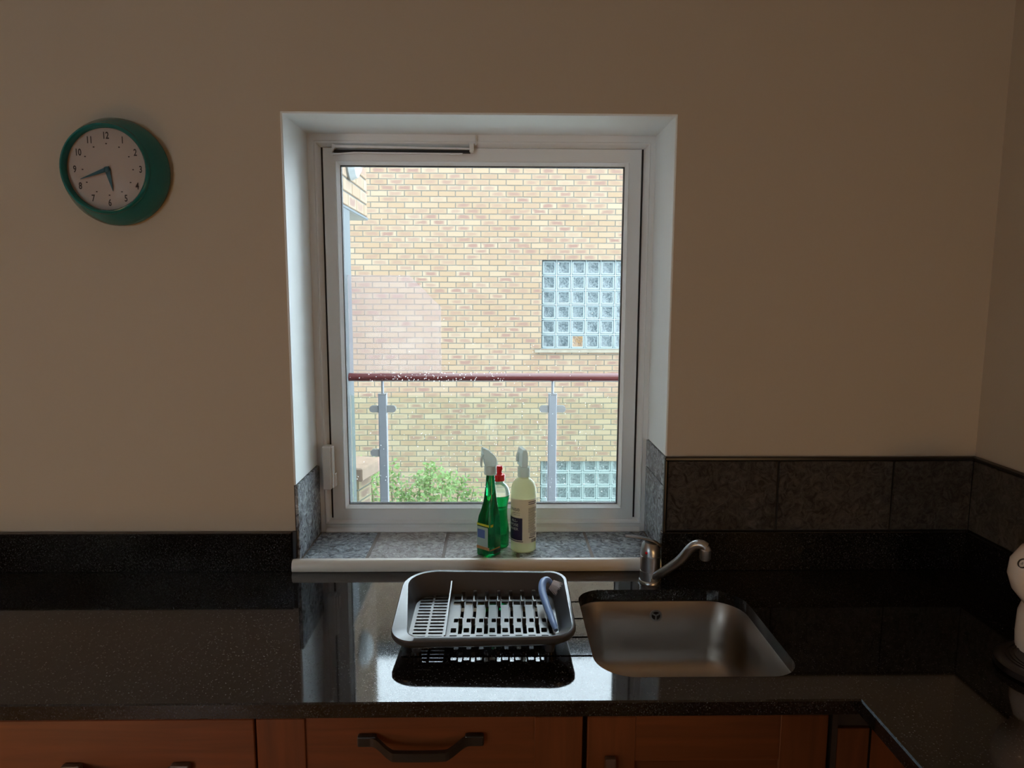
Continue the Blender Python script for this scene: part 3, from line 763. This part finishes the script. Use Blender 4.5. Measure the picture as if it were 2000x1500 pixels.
# 2 washing-up liquid
wb = thing('washing_up_bottle', 'clear bottle of green washing up liquid with a red cap between the two spray bottles', 'bottle', (-0.002, 0.098, ZS+0.0004))
prof = [(0.001, 0.0), (0.026, 0.0), (0.0285, 0.004), (0.0285, 0.050), (0.0245, 0.075), (0.0235, 0.100), (0.0255, 0.120), (0.0285, 0.132), (0.0292, 0.142)]
obj('liquid', lathe([(r*0.97, z+0.001) for r, z in prof]+[(0.001, 0.1435)], 32), M['green_bright'], wb)
obj('bottle_shell', lathe([(0.0290, 0.1445), (0.0288, 0.152), (0.0255, 0.163), (0.0195, 0.172), (0.0125, 0.177), (0.0115, 0.186), (0.001, 0.186)], 32), M['clear_plastic'], wb)
cap = obj('cap', lathe([(0.001, 0.183), (0.0158, 0.183), (0.0165, 0.185), (0.0165, 0.197), (0.0150, 0.1995), (0.0095, 0.2005), (0.0078, 0.206), (0.001, 0.206)], 28), M['red'], wb)
obj('cap_top', lathe([(0.001, 0.204), (0.0070, 0.204), (0.0085, 0.211), (0.0105, 0.214), (0.0105, 0.219), (0.0085, 0.223), (0.001, 0.225)], 24), M['red'], cap)
# 3 white cylinder spray
cb = thing('spray_bottle', 'milky white cylindrical spray bottle with a navy label, rightmost on the window sill', 'bottle', (0.0635, 0.071, ZS+0.0004))
RB = 0.0335
obj('bottle_body', lathe([(0.001, 0.0), (0.030, 0.0), (RB, 0.004), (RB, 0.160), (0.0325, 0.172), (0.0285, 0.184), (0.022, 0.192), (0.0145, 0.197), (0.0140, 0.204), (0.001, 0.204)], 40), M['milky'], cb)
obj('collar', lathe([(0.001, 0.201), (0.0163, 0.201), (0.0163, 0.226), (0.0145, 0.228), (0.001, 0.228)], 28), M['spray_white'], cb)
obj('trigger_head', prism([(-0.0085, 0.226), (0.0085, 0.226), (0.0085, 0.250), (0.0065, 0.268), (0.0050, 0.274), (-0.0055, 0.274), (-0.0075, 0.262)], -0.012, 0.036, 'y', 0.0025), M['spray_white'], cb, rot=(0, 0, math.radians(14)))
obj('trigger', prism([(-0.0140, 0.238), (-0.0075, 0.234), (-0.0060, 0.262), (-0.0095, 0.262), (-0.0130, 0.252)], 0.018, 0.030, 'y', 0.0012), M['spray_white'], cb, rot=(0, 0, math.radians(14)))
def cyl_patch(u0, u1, z0, z1, r, n=16):
    """patch on the cylinder; u = arc length, 0 = facing the room, + to the right"""
    vv, ff = [], []
    for i in range(n+1):
        a = (u0+(u1-u0)*i/n)/RB
        for (rr, z) in ((r-0.0004, z0), (r, z0), (r, z1), (r-0.0004, z1)):
            vv.append((rr*math.sin(a), -rr*math.cos(a), z))
    for i in range(n):
        for k in range(4):
            o, p = i*4, (i+1)*4; kk = (k+1) % 4
            ff.append((o+k, p+k, p+kk, o+kk))
    ff += [(0, 1, 2, 3), (n*4+3, n*4+2, n*4+1, n*4)]
    bm = bmesh.new(); me = mesh(vv, ff); bm.from_mesh(me); bpy.data.meshes.remove(me)
    return frombm(bm, True, 0.5)
lab = obj('label', cyl_patch(-0.050, 0.0485, 0.028, 0.146, RB+0.0006, 32), M['label'], cb)
obj('navy_panel', cyl_patch(-0.060, -0.004, 0.036, 0.096, RB+0.0009, 20), M['navy'], lab)
obj('navy_line', cyl_patch(-0.060, -0.002, 0.0315, 0.0335, RB+0.0009, 20), M['navy'], lab)
def cyl_text(s, size, u, z, m_, align='LEFT', r=RB+0.0013, nm='lettering'):
    me = textmesh(s, size, align)
    for v in me.vertices:
        a = (u+v.co.x)/RB
        v.co = Vector((r*math.sin(a), -r*math.cos(a), z+v.co.y))
    return obj(nm, me, m_, lab)
cyl_text('KINIS\u00ae', 0.0110, -0.011, 0.118, M['ink'], 'RIGHT')
cyl_text('multi surface', 0.0042, -0.0105, 0.110, M['grey_print'], 'RIGHT')
cyl_text('home care', 0.0042, -0.0105, 0.1045, M['grey_print'], 'RIGHT')
cyl_text('ALL-', 0.0105, -0.0165, 0.088, M['white_print'], 'RIGHT')
cyl_text('PURPOSE', 0.0105, -0.0145, 0.0765, M['white_print'], 'RIGHT')
cyl_text('CLEANER', 0.0105, -0.0145, 0.0655, M['white_print'], 'RIGHT')
me_ = None
bm = bmesh.new()
RR = random.Random(5)
parts_ = []
z = 0.139
def strip(u0, u1, z, hgt): parts_.append(cyl_patch(u0, u1, z, z+hgt, RB+0.0010, 8))
for k in range(2): strip(0.012, 0.012+RR.uniform(0.022, 0.03), 0.138-k*0.005, 0.0018)
for k in range(20): strip(0.012, 0.012+RR.uniform(0.018, 0.032), 0.122-k*0.0034, 0.0009)
for k in range(5): strip(0.016, 0.040, 0.054-k*0.0020, 0.0007)
strip(0.014, 0.034, 0.0415, 0.0022)
for k in range(9): strip(0.0215+k*0.0022, 0.0215+k*0.0022+0.0010, 0.029, 0.009)
for p in parts_: bm.from_mesh(p); bpy.data.meshes.remove(p)
obj('fine_print', frombm(bm), M['grey_print'], lab)

# ------------------------------------------------------------------ coffee machine at the right edge
cm = thing('coffee_machine', 'rounded white capsule coffee machine on a black base cut off by the right edge', 'coffee machine', (1.060, -0.50, WZ))
hd = []
prof = [(0.012, 0.111), (0.045, 0.121), (0.063, 0.150), (0.070, 0.178), (0.068, 0.205), (0.056, 0.230), (0.036, 0.245), (0.010, 0.250)]
obj('machine_head', loft([circle(0.0, 0.0, z, r*1.34, 40, r*1.05) for r, z in prof], smooth=True, angle=1.0), M['machine_white'], cm)
obj('neck', loft([circle(0.012, 0.02, z, r, 32, r*1.0) for r, z in ((0.061, 0.020), (0.063, 0.05), (0.062, 0.090), (0.055, 0.115), (0.048, 0.140))], smooth=True, angle=1.0), M['machine_white'], cm)
obj('base', loft([circle(-0.015, -0.02, z, r, 40, r*0.95) for r, z in ((0.090, 0.0003), (0.098, 0.004), (0.098, 0.016), (0.092, 0.021), (0.085, 0.0215))], smooth=True, angle=0.8), M['machine_black'], cm)
bm = bmesh.new()
for rr in (0.062, 0.070, 0.078):
    l = [[(-0.015+(rr+dr)*math.cos(2*PI*i/40), -0.02+(rr+dr)*0.95*math.sin(2*PI*i/40), z) for i in range(40)] for dr, z in ((-0.002, 0.0212), (-0.002, 0.0235), (0.002, 0.0235), (0.002, 0.0212))]
    mm_ = loft(l, False, False, True, 0.6, wrap=True); bm.from_mesh(mm_); bpy.data.meshes.remove(mm_)
obj('drip_ridges', frombm(bm, True, 0.6), M['machine_black'], cm)
obj('front_badge', boxmesh(-0.014, 0.014, -0.0015, 0.0015, -0.0045, 0.0045, bev=0.001), mat('grey_badge', (0.16, 0.14, 0.15), rough=0.35), cm, (-0.086, -0.0857, 0.0105), (0, 0, math.radians(-46)))
# round emblem on the head: ring with a letter
em = textmesh('a', 0.010)
e0 = obj('emblem', disc_y(0.0078, 0.0094, -0.0012, 0.0012, 0, 0, 28), M['ink'], cm, (-0.0872, -0.0095, 0.2115), (math.radians(-32), 0, math.radians(-79.8)))
obj('emblem_letter', em, M['ink'], e0, (0, -0.0012, 0), (PI/2, 0, 0))

# ------------------------------------------------------------------ base cabinets
DY, DZ1, CZ0 = -0.580, 0.866, 0.10
def bow_handle(w_, parent, loc, vertical=False, nm='handle', m_=None):
    y0 = 0.0
    p = [(-w_/2+0.013, 0.0, 0), (-w_/2+0.016, -0.012, 0), (-w_/2+0.035, -0.024, -0.003), (-w_/2+0.055, -0.034, -0.007), (0, -0.036, -0.008), (w_/2-0.055, -0.034, -0.007), (w_/2-0.035, -0.024, -0.003), (w_/2-0.016, -0.012, 0), (w_/2-0.013, 0.0, 0)]
    bm = bmesh.new()
    box(bm, -w_/2, -w_/2+0.034, -0.013, 0.0, -0.010, 0.010, 0.003, 2)
    box(bm, w_/2-0.034, w_/2, -0.013, 0.0, -0.010, 0.010, 0.003, 2)
    loops = []
    pts = smoothpath([(-w_/2+0.018, -0.007, 0.0), (-w_/2+0.034, -0.012, -0.001), (-w_/2+0.060, -0.031, -0.010), (-w_/2+0.078, -0.034, -0.012), (w_/2-0.078, -0.034, -0.012), (w_/2-0.060, -0.031, -0.010), (w_/2-0.034, -0.012, -0.001), (w_/2-0.018, -0.007, 0.0)], 4)
    for q in pts: loops.append([(q.x, q.y-0.005, q.z-0.008), (q.x, q.y-0.005, q.z+0.008), (q.x, q.y+0.005, q.z+0.008), (q.x, q.y+0.005, q.z-0.008)])
    b = loft(loops, True, True, False)
    bm.from_mesh(b); bpy.data.meshes.remove(b)
    bmesh.ops.recalc_face_normals(bm, faces=bm.faces)
    o = obj(nm, frombm(bm), m_ or M['black_handle'], parent, loc)
    if vertical: o.rotation_euler = (0, PI/2, 0)
    return o
def shaker(name, parent, x0, x1, z0, z1, st=0.087, horizontal_panel=True, y=DY):
    """front with two stiles, two rails and a recessed panel; the panel carries the piece's name"""
    p = obj(name, boxmesh(x0+0.01, x1-0.01, y+0.007, y+0.018, z0+0.01, z1-0.01), M['wood_h'] if horizontal_panel else M['wood_v'], parent)
    for a, b in ((x0, x0+st), (x1-st, x1)):
        obj('stile', boxmesh(a, b, y, y+0.020, z0, z1, bev=0.0015), M['wood_v'], p)
    for a, b in ((z0, z0+st*0.8), (z1-st, z1)):
        obj('rail', boxmesh(x0+st, x1-st, y+0.0006, y+0.020, a, b, bev=0.001), M['wood_h'], p)
    return p
def carcass(parent, x0, x1):
    obj('carcass', boxmesh(x0, x1, DY+0.022, -0.03, CZ0, WZ-WT-0.001), mat_carc, parent)
mat_carc = mat('dark_carcass', (0.03, 0.018, 0.012), rough=0.7)
c1 = thing('base_cabinet', 'cherry wood drawer unit at the left edge, under the bare end of the worktop', 'cabinet')
carcass(c1, -1.04, -0.434)
d = obj('drawer', boxmesh(-1.034, -0.436, DY, DY+0.02, 0.69, DZ1, bev=0.0015), M['wood_h'], c1)
bow_handle(0.225, d, (-0.662, DY, 0.776), m_=M['black_iron_glare'])
obj('drawer', boxmesh(-1.034, -0.436, DY, DY+0.02, 0.40, 0.686, bev=0.0015), M['wood_h'], c1)
obj('drawer', boxmesh(-1.034, -0.436, DY, DY+0.02, 0.12, 0.396, bev=0.0015), M['wood_h'], c1)
c2 = thing('base_cabinet', 'cherry wood cabinet with a black bow handle, in the middle below the dish rack', 'cabinet')
carcass(c2, -0.433, 0.150)
d = obj('drawer', boxmesh(-0.432+0.086, 0.149-0.086, DY+0.004, DY+0.018, 0.69, DZ1-0.001), M['wood_h'], c2)
for a, b in ((-0.432, -0.346), (0.063, 0.149)): obj('stile', boxmesh(a, b, DY, DY+0.020, 0.69, DZ1, bev=0.0012), M['wood_v'], d)
bow_handle(0.225, d, (-0.140, DY+0.004, 0.826))
shaker('door', c2, -0.432, 0.149, 0.12, 0.686)
c3 = thing('base_cabinet', 'cherry wood framed door cabinet below the sink', 'cabinet')
bm = bmesh.new(); box(bm, 0.152, 0.596, DY+0.022, -0.03, CZ0, 0.60); box(bm, 0.152, 0.165, DY+0.022, -0.03, 0.6, WZ-WT-0.001); box(bm, 0.590, 0.6, DY+0.022, -0.03, 0.6, WZ-WT-0.001)
obj('carcass', frombm(bm), mat_carc, c3)
d = shaker('door', c3, 0.158, 0.593, 0.12, DZ1)
bow_handle(0.20, d, (0.199, DY, 0.692), True, m_=M['black_iron_glare'])
c4 = thing('base_cabinet', 'cherry wood corner filler and cabinet run under the right hand worktop return', 'cabinet')
bm = bmesh.new(); box(bm, 0.602, 0.612, DY+0.004, -0.05, CZ0, WZ-WT-0.001)
obj('corner_post', frombm(bm), mat_carc, c4)
obj('filler_panel', boxmesh(0.613, 0.672, DY+0.006, DY+0.024, 0.12, 0.836, bev=0.001), M['wood_v'], c4)
obj('filler_rail', boxmesh(0.613, 0.672, DY+0.012, DY+0.024, 0.838, WZ-WT-0.001), mat_carc, c4)
obj('carcass', boxmesh(0.695, XW-0.01, -3.0, DY+0.03, CZ0, WZ-WT-0.001), mat_carc, c4)
y = DY+0.004
for k in range(4):
    obj('door', boxmesh(0.672, 0.692, y-0.596, y-0.003, 0.12, 0.850, bev=0.0015), M['wood_v'], c4)
    y -= 0.6

# ------------------------------------------------------------------ outside: buff brick building opposite
BY = 7.9
WX0, WX1, WTOP, WBOT = 0.570, 1.770, 2.048, 0.848
W2T = WTOP-2.742; W2B = W2T-1.2
nb = thing('brick_building', 'buff brick building facing the window across the gap', 'building', (0, BY, -2.6))
NBZ = -2.6
def brickdata(L, H, D, cham=0.004):
    x, z, c = L/2, H/2, cham
    v = [(-x+c, 0, -z+c), (x-c, 0, -z+c), (x-c, 0, z-c), (-x+c, 0, z-c), (-x, c, -z), (x, c, -z), (x, c, z), (-x, c, z), (-x, D, -z), (x, D, -z), (x, D, z), (-x, D, z)]
    f = [(0, 1, 2, 3), (4, 5, 1, 0), (5, 6, 2, 1), (6, 7, 3, 2), (7, 4, 0, 3), (8, 9, 5, 4), (9, 10, 6, 5), (10, 11, 7, 6), (11, 8, 4, 7)]
    u = [((p[0]+x)/L, (p[2]+z)/H) for p in v]
    return v, f, u
def brick_mesh(items, name='brick'):
    """items: (x,y,z,L,H,D,tint,smear); one mesh"""
    V, Fc, U, T, S = [], [], [], [], []
    for (x, y, z, L_, H_, D_, ti, sm) in items:
        v, f, u = brickdata(L_, H_, D_)
        o = len(V); V += [(p[0]+x, p[1]+y, p[2]+z) for p in v]; Fc += [tuple(i+o for i in q) for q in f]
        U += u; T += [ti]*12; S += [sm]*12
    me = bpy.data.meshes.new(name); me.from_pydata(V, [], Fc); me.update()
    a = me.attributes.new('tint', 'FLOAT', 'POINT'); a.data.foreach_set('value', T)
    a = me.attributes.new('smear', 'FLOAT', 'POINT'); a.data.foreach_set('value', S)
    l = me.uv_layers.new(name='UVMap')
    vi = [0]*len(me.loops); me.loops.foreach_get('vertex_index', vi)
    l.data.foreach_set('uv', [c for i in vi for c in U[i]])
    me.materials.append(M['brick'])
    return me
RB_ = random.Random(11)
def rnd_ts():
    s = RB_.random()
    return RB_.random(), (0.0 if s < 0.32 else (RB_.uniform(0.25, 0.7) if s < 0.8 else RB_.uniform(0.8, 1.15)))
BL, BH, MJ = 0.225, 0.075, 0.0095
variants = [brick_mesh([(0, 0, 0, BL-MJ, BH-MJ, 0.05, *rnd_ts())]) for _ in range(40)]
whole, cut = [], []
row0 = WTOP-100*BH
for r in range(0, 145):
    z0 = row0+r*BH; z1 = z0+BH; zc = (z0+z1)/2
    if z1 < -2.6 or z1 > 5.25: continue
    x = -4.6+(0.5*BL if r % 2 else 0)+0.07
    while x < 1.95:
        x0, x1 = x, x+BL
        segs = [(x0, x1)]
        for (a, b, zt, zb) in ((WX0, WX1, WTOP, WBOT-0.045), (WX0, WX1, W2T, W2B-0.045)):
            if zb+0.01 < zc < zt-0.002:
                ns = []
                for (p, q) in segs:
                    if p < a: ns.append((p, min(q, a)))
                    if q > b: ns.append((max(p, b), q))
                segs = ns
        for (p, q) in segs:
            if q-p < 0.025: continue
            if q-p > BL-0.001: whole.append(((p+q)/2, zc))
            else: cut.append(((p+q)/2, zc, q-p-MJ))
        x += BL
# nearest to the eye and above the handrail: bricks of their own
def seen(b): return -1.88 < b[0] < 1.56 and 1.30 < b[1] < 3.2
key = sorted([b for b in whole if seen(b)], key=lambda b: (b[0]**2+(b[1]-1.62)**2))
own = set(key[:298])
rest = []
for b in whole:
    if b in own:
        obj('brick', RB_.choice(variants), None, nb, (b[0], RB_.uniform(-0.002, 0.002), b[1]-NBZ))
    else:
        rest.append((b[0], RB_.uniform(-0.002, 0.002), b[1]-NBZ, BL-MJ, BH-MJ, 0.05, *rnd_ts()))
for (x, z, l_) in cut: rest.append((x, 0, z-NBZ, l_, BH-MJ, 0.05, *rnd_ts()))
tag(obj('brickwork', brick_mesh(rest, 'brickwork'), None, nb), 'remaining bricks of the wall', kind='stuff')
bm = bmesh.new()
Y0, Y1 = 0.007, 0.28
for a in ((-4.5, WX0, Y0, Y1, 0, 7.85), (WX1, 2.05, Y0, Y1, 0, 7.85), (WX0, WX1, Y0, Y1, WTOP-NBZ, 7.85), (WX0, WX1, Y0, Y1, W2T-NBZ, WBOT-0.045-NBZ), (WX0, WX1, Y0, Y1, 0, W2B-0.045-NBZ)): box(bm, *a)
obj('mortar_wall', frombm(bm), M['mortar'], nb)
bm = bmesh.new()
me = prism([(-0.35, 7.80), (-0.35, 7.86), (1.2, 8.55), (1.2, 8.2)], -4.7, 2.15, 'x')
obj('roof', me, M['slate'], nb)
def gblock_mesh():
    s = 0.095
    lp = []
    for (ins, y) in ((0, 0.09), (0, 0.012), (0.003, 0.004), (0.012, 0.0), (0.020, 0.006), (0.024, 0.008)):
        k = s-ins; lp.append([(p[0], y, p[1]) for p in rrect(-k, k, -k, k, 0.008 if ins < 0.012 else 0.004, 2)])
    me = loft(lp, False, True, True, 0.5)
    me.materials.append(M['gblock_edge']); me.materials.append(M['gblock'])
    big = max(me.polygons, key=lambda p: p.area if len(p.vertices) > 4 else 0)
    big.material_index = 1
    return me
gb = gblock_mesh()
gb_o = gb.copy(); gb_o.materials[1] = M['gblock_orange']
for wi, (zt, zb) in enumerate(((WTOP, WBOT), (W2T, W2B))):
    gw = obj('glass_block_window', boxmesh(WX0-0.004, WX1+0.004, 0.125, 0.20, zb-NBZ-0.004, zt-NBZ+0.004), M['gjoint'], nb)
    bm = bmesh.new()
    for k in range(1, 6):
        box(bm, WX0+k*0.2-0.0055, WX0+k*0.2+0.0055, 0.052, 0.13, zb-NBZ, zt-NBZ)
        box(bm, WX0, WX1, 0.053, 0.13, zb-NBZ+k*0.2-0.0055, zb-NBZ+k*0.2+0.0055)
    box(bm, WX0, WX1, 0.050, 0.13, zb-NBZ, zb-NBZ+0.010)
    obj('joint_grid', frombm(bm), M['gjoint'], gw)
    for i in range(6):
        for j in range(6):
            obj('glass_block', gb_o if (wi == 0 and i == 2 and j == 0) else gb, None, gw, (WX0+0.1+i*0.2, 0.062, zb-NBZ+0.1+j*0.2))
    obj('window_ledge', prism([(-0.045, zb-NBZ-0.045), (-0.045, zb-NBZ-0.012), (0.10, zb-NBZ+0.002), (0.10, zb-NBZ-0.045)], WX0-0.095, WX1+0.095, 'x'), M['sill_stone'], nb)
tag(obj('ground', boxmesh(-6, 6, EXT+0.0, 14, -2.9, -2.6), M['ground']), 'paved ground between the buildings', kind='structure')
tag(obj('trim_7', boxmesh(LEFT-0.3, XW+0.3, 0.2, EXT, -2.6, -0.1), M['render_grey']), 'outer face of the flat below its floor', kind='structure')

# brick wing beside the balcony
wg = thing('side_wing', 'projecting wing of the flats with brickwork over a pale rendered pier, left of the balcony', 'wall', (-0.83, EXT, 0))
obj('rendered_pier', boxmesh(-0.5, 0.0, 0.0, 1.955, -0.1, 2.066), M['render_grey'], wg)
obj('soffit', boxmesh(-0.5, -0.001, 1.955, 2.490, 2.060, 2.075), M['soffit'], wg)
obj('drip_edge', boxmesh(-0.02, 0.004, 0.0, 2.492, 2.062, 2.076, bev=0.002), M['render_grey'], wg)
obj('mortar_wall', boxmesh(-0.5, -0.008, 0.0, 2.488, 2.076, 3.7), M['mortar'], wg)
restw = []
for r in range(22):
    z = 2.078+BH*(r+0.5)
    yy = 2.492+(0.0 if r % 2 else 0.5*BL)
    while yy > 0.0:
        a, b = max(0.0, yy-BL), min(2.492, yy)
        if b-a > 0.03:
            L_ = b-a-MJ; c_ = (a+b)/2
            if 1.5 < c_ and r < 8:
                o = obj('brick', brick_mesh([(0, 0, 0, L_, BH-MJ, 0.05, *rnd_ts())]), None, wg, (0.0, c_, z), (0, 0, PI/2))
            else: restw.append((c_, 0, z, L_, BH-MJ, 0.05, *rnd_ts()))
        yy -= BL
me = brick_mesh(restw, 'brickwork')
tag(obj('brickwork', me, None, wg, (0, 0, 0), (0, 0, PI/2)), 'remaining bricks of the wing', kind='stuff')
bk = obj('bulkhead_lamp', lathe([(0.095, 0.0), (0.10, 0.012), (0.085, 0.045), (0.05, 0.065), (0.001, 0.072)], 28), M['bulb_glass'], wg, (0.0, 1.97, 2.325), (0, PI/2, 0))

# balcony
HY = 2.13
bal = thing('balcony_railing', 'glass balcony railing with a dark red handrail outside the window', 'railing', (0, HY, 0))
obj('handrail', loft([[(x, 0.026*math.cos(2*PI*i/20), 1.152+0.0225*math.sin(2*PI*i/20)) for i in range(20)] for x in (-0.829, 2.2)], True, True, True, 0.9), M['rail_red'], bal)
POSTS = [-0.6475, 0.293, 1.23]
for px in POSTS:
    p = obj('post', boxmesh(px-0.023, px+0.023, -0.020, 0.020, 0.0005, 1.058, bev=0.004, seg=2), M['steel_post'], bal)
    obj('post_rod', lathe([(0.001, 1.057), (0.0075, 1.057), (0.0075, 1.132), (0.001, 1.132)], 12, px, 0), M['steel_post'], p)
    obj('post_cap', boxmesh(px-0.0245, px+0.0245, -0.0215, 0.0215, 1.0565, 1.061, bev=0.001), M['steel_bright'], p)
    obj('base_plate', boxmesh(px-0.06, px+0.06, -0.05, 0.05, 0.0003, 0.010, bev=0.002), M['steel_bright'], p)
    for z in (0.975, 0.728, 0.25):
        for s in (-1, 1):
            if z < 0.9 and not (z > 0.5 and px == POSTS[0] and s < 0) and z > 0.5: continue
            a0, a1 = sorted((px+s*0.018, px+s*0.073))
            pr = rrect(a0, a1, z-0.019, z+0.019, [0.018, 0.002, 0.002, 0.018] if s > 0 else [0.002, 0.018, 0.018, 0.002], 5)
            obj('glass_clamp', prism(pr, -0.015, 0.015, 'y'), M['steel_bright'], p)
ed = [-0.828]+POSTS+[2.16]
for i in range(4):
    a = ed[i]+(0.004 if i == 0 else 0.035); b = ed[i+1]-0.035
    obj('glass_panel', boxmesh(a, b, -0.005, 0.005, 0.08, 1.049), M['rail_glass'], bal)
tag(obj('hazy_panel', prism([(-0.826, 1.1755), (-0.322, 1.1755), (-0.322, 1.536), (-0.492, 1.708), (-0.826, 1.708)], HY+0.012, HY+0.018, 'y'), M['hazy']), 'hazy clear panel with one clipped corner standing on the red handrail', 'panel')
tag(obj('balcony_floor', boxmesh(-0.829, 2.2, EXT, HY+0.12, -0.16, 0.0), M['render_grey']), 'concrete balcony slab below the railing', 'balcony floor')

# low brick pier with coping, beyond the railing
lp = thing('garden_pier', 'low brick pier with a terracotta coping seen through the balcony glass at bottom left', 'pier', (-1.055, 2.717, -2.6), math.radians(-14))
obj('pier_core', boxmesh(-0.192, 0.192, -0.092, 0.092, 0, 3.055), M['mortar'], lp)
cp = bmesh.new(); box(cp, -0.255, 0.255, -0.16, 0.16, 3.056, 3.14, 0.008, 1)
obj('coping', frombm(cp), M['coping'], lp)
restp = []
for r in range(39):
    z = 3.055-BH*(r+0.5)
    for k, (L_, c_) in enumerate((((0.2, -0.1), (0.2, 0.1)) if r % 2 else ((0.1, -0.15), (0.2, 0.0), (0.1, 0.15)))):
        if r < 10:
            obj('brick', brick_mesh([(0, 0, 0, L_-MJ, BH-MJ, 0.05, RB_.random(), RB_.uniform(0.7, 1.3))]), None, lp, (c_, -0.1, z))
            if k == 0: obj('brick', brick_mesh([(0, 0, 0, 0.2-MJ, BH-MJ, 0.05, RB_.random(), RB_.uniform(0.7, 1.3))]), None, lp, (0.2, 0.0, z), (0, 0, PI/2))
        else: restp.append((c_, -0.1, z, L_-MJ, BH-MJ, 0.05, RB_.random(), RB_.uniform(0.7, 1.3)))
tag(obj('brickwork', brick_mesh(restp, 'brickwork'), None, lp), 'remaining bricks of the pier', kind='stuff')

# shrub between the buildings
sh = thing('shrub', 'bright green leafy shrub behind the balcony glass below the handrail', 'shrub', (-0.78, 4.7, -2.6))
Rs = random.Random(21)
stems = []
bm = bmesh.new()
vs_, fs = [], []
tips = []
for (tx, tz) in ((-0.40, 2.72), (-0.28, 2.60), (0.02, 2.50), (0.14, 2.62), (0.27, 2.60), (0.40, 2.46), (0.52, 2.30), (-0.1, 2.40), (0.62, 2.18), (-0.45, 2.45)):
    ty = Rs.uniform(-0.35, 0.35)
    pth = smoothpath([(tx*0.12, ty*0.2, 0), (tx*0.45, ty*0.5, tz*0.5), (tx*0.85, ty, tz*0.82), (tx, ty, tz)], 4)
    s = tube(pth, [0.018*(1-0.8*i/(len(pth)-1)) for i in range(len(pth))], 6)
    bm.from_mesh(s); bpy.data.meshes.remove(s)
    tips.append((tx, ty, tz))
obj('stems', frombm(bm, True), M['stem'], sh)
def leaf(p, d, n, L_, W_):
    s = d.cross(n).normalized(); o = len(vs_)
    for (t, wd, b) in ((0, 0, 0), (0.35, 1, 0.05), (0.7, 0.8, 0.03), (1, 0, -0.1)):
        if wd: vs_.extend([p+d*L_*t+s*W_*wd+n*b*L_, p+d*L_*t-s*W_*wd+n*b*L_])
        else: vs_.append(p+d*L_*t+n*b*L_)
    fs.extend([(o, o+1, o+2), (o+1, o+3, o+4, o+2), (o+3, o+5, o+4)])
for i in range(3000):
    tx, ty, tz = Rs.choice(tips)
    f = 1-abs(Rs.gauss(0, 0.16))
    if f < 0.5: continue
    sp_ = 0.05+0.13*(1-f)*2.2
    p = Vector((tx*(0.3+0.7*f)+Rs.gauss(0, sp_), ty+Rs.gauss(0, sp_), tz*f+Rs.gauss(0, sp_*0.5)))
    d = Vector((Rs.gauss(0, 1), Rs.gauss(0, 1), Rs.gauss(0.1, 0.6))).normalized()
    n = Vector((Rs.gauss(0, 0.5), Rs.gauss(-0.3, 0.5), 1)).normalized()
    leaf(p, d, n, Rs.uniform(0.03, 0.065), Rs.uniform(0.008, 0.016))
tag(obj('foliage', mesh(vs_, fs), M['leaf'], sh), kind='stuff')
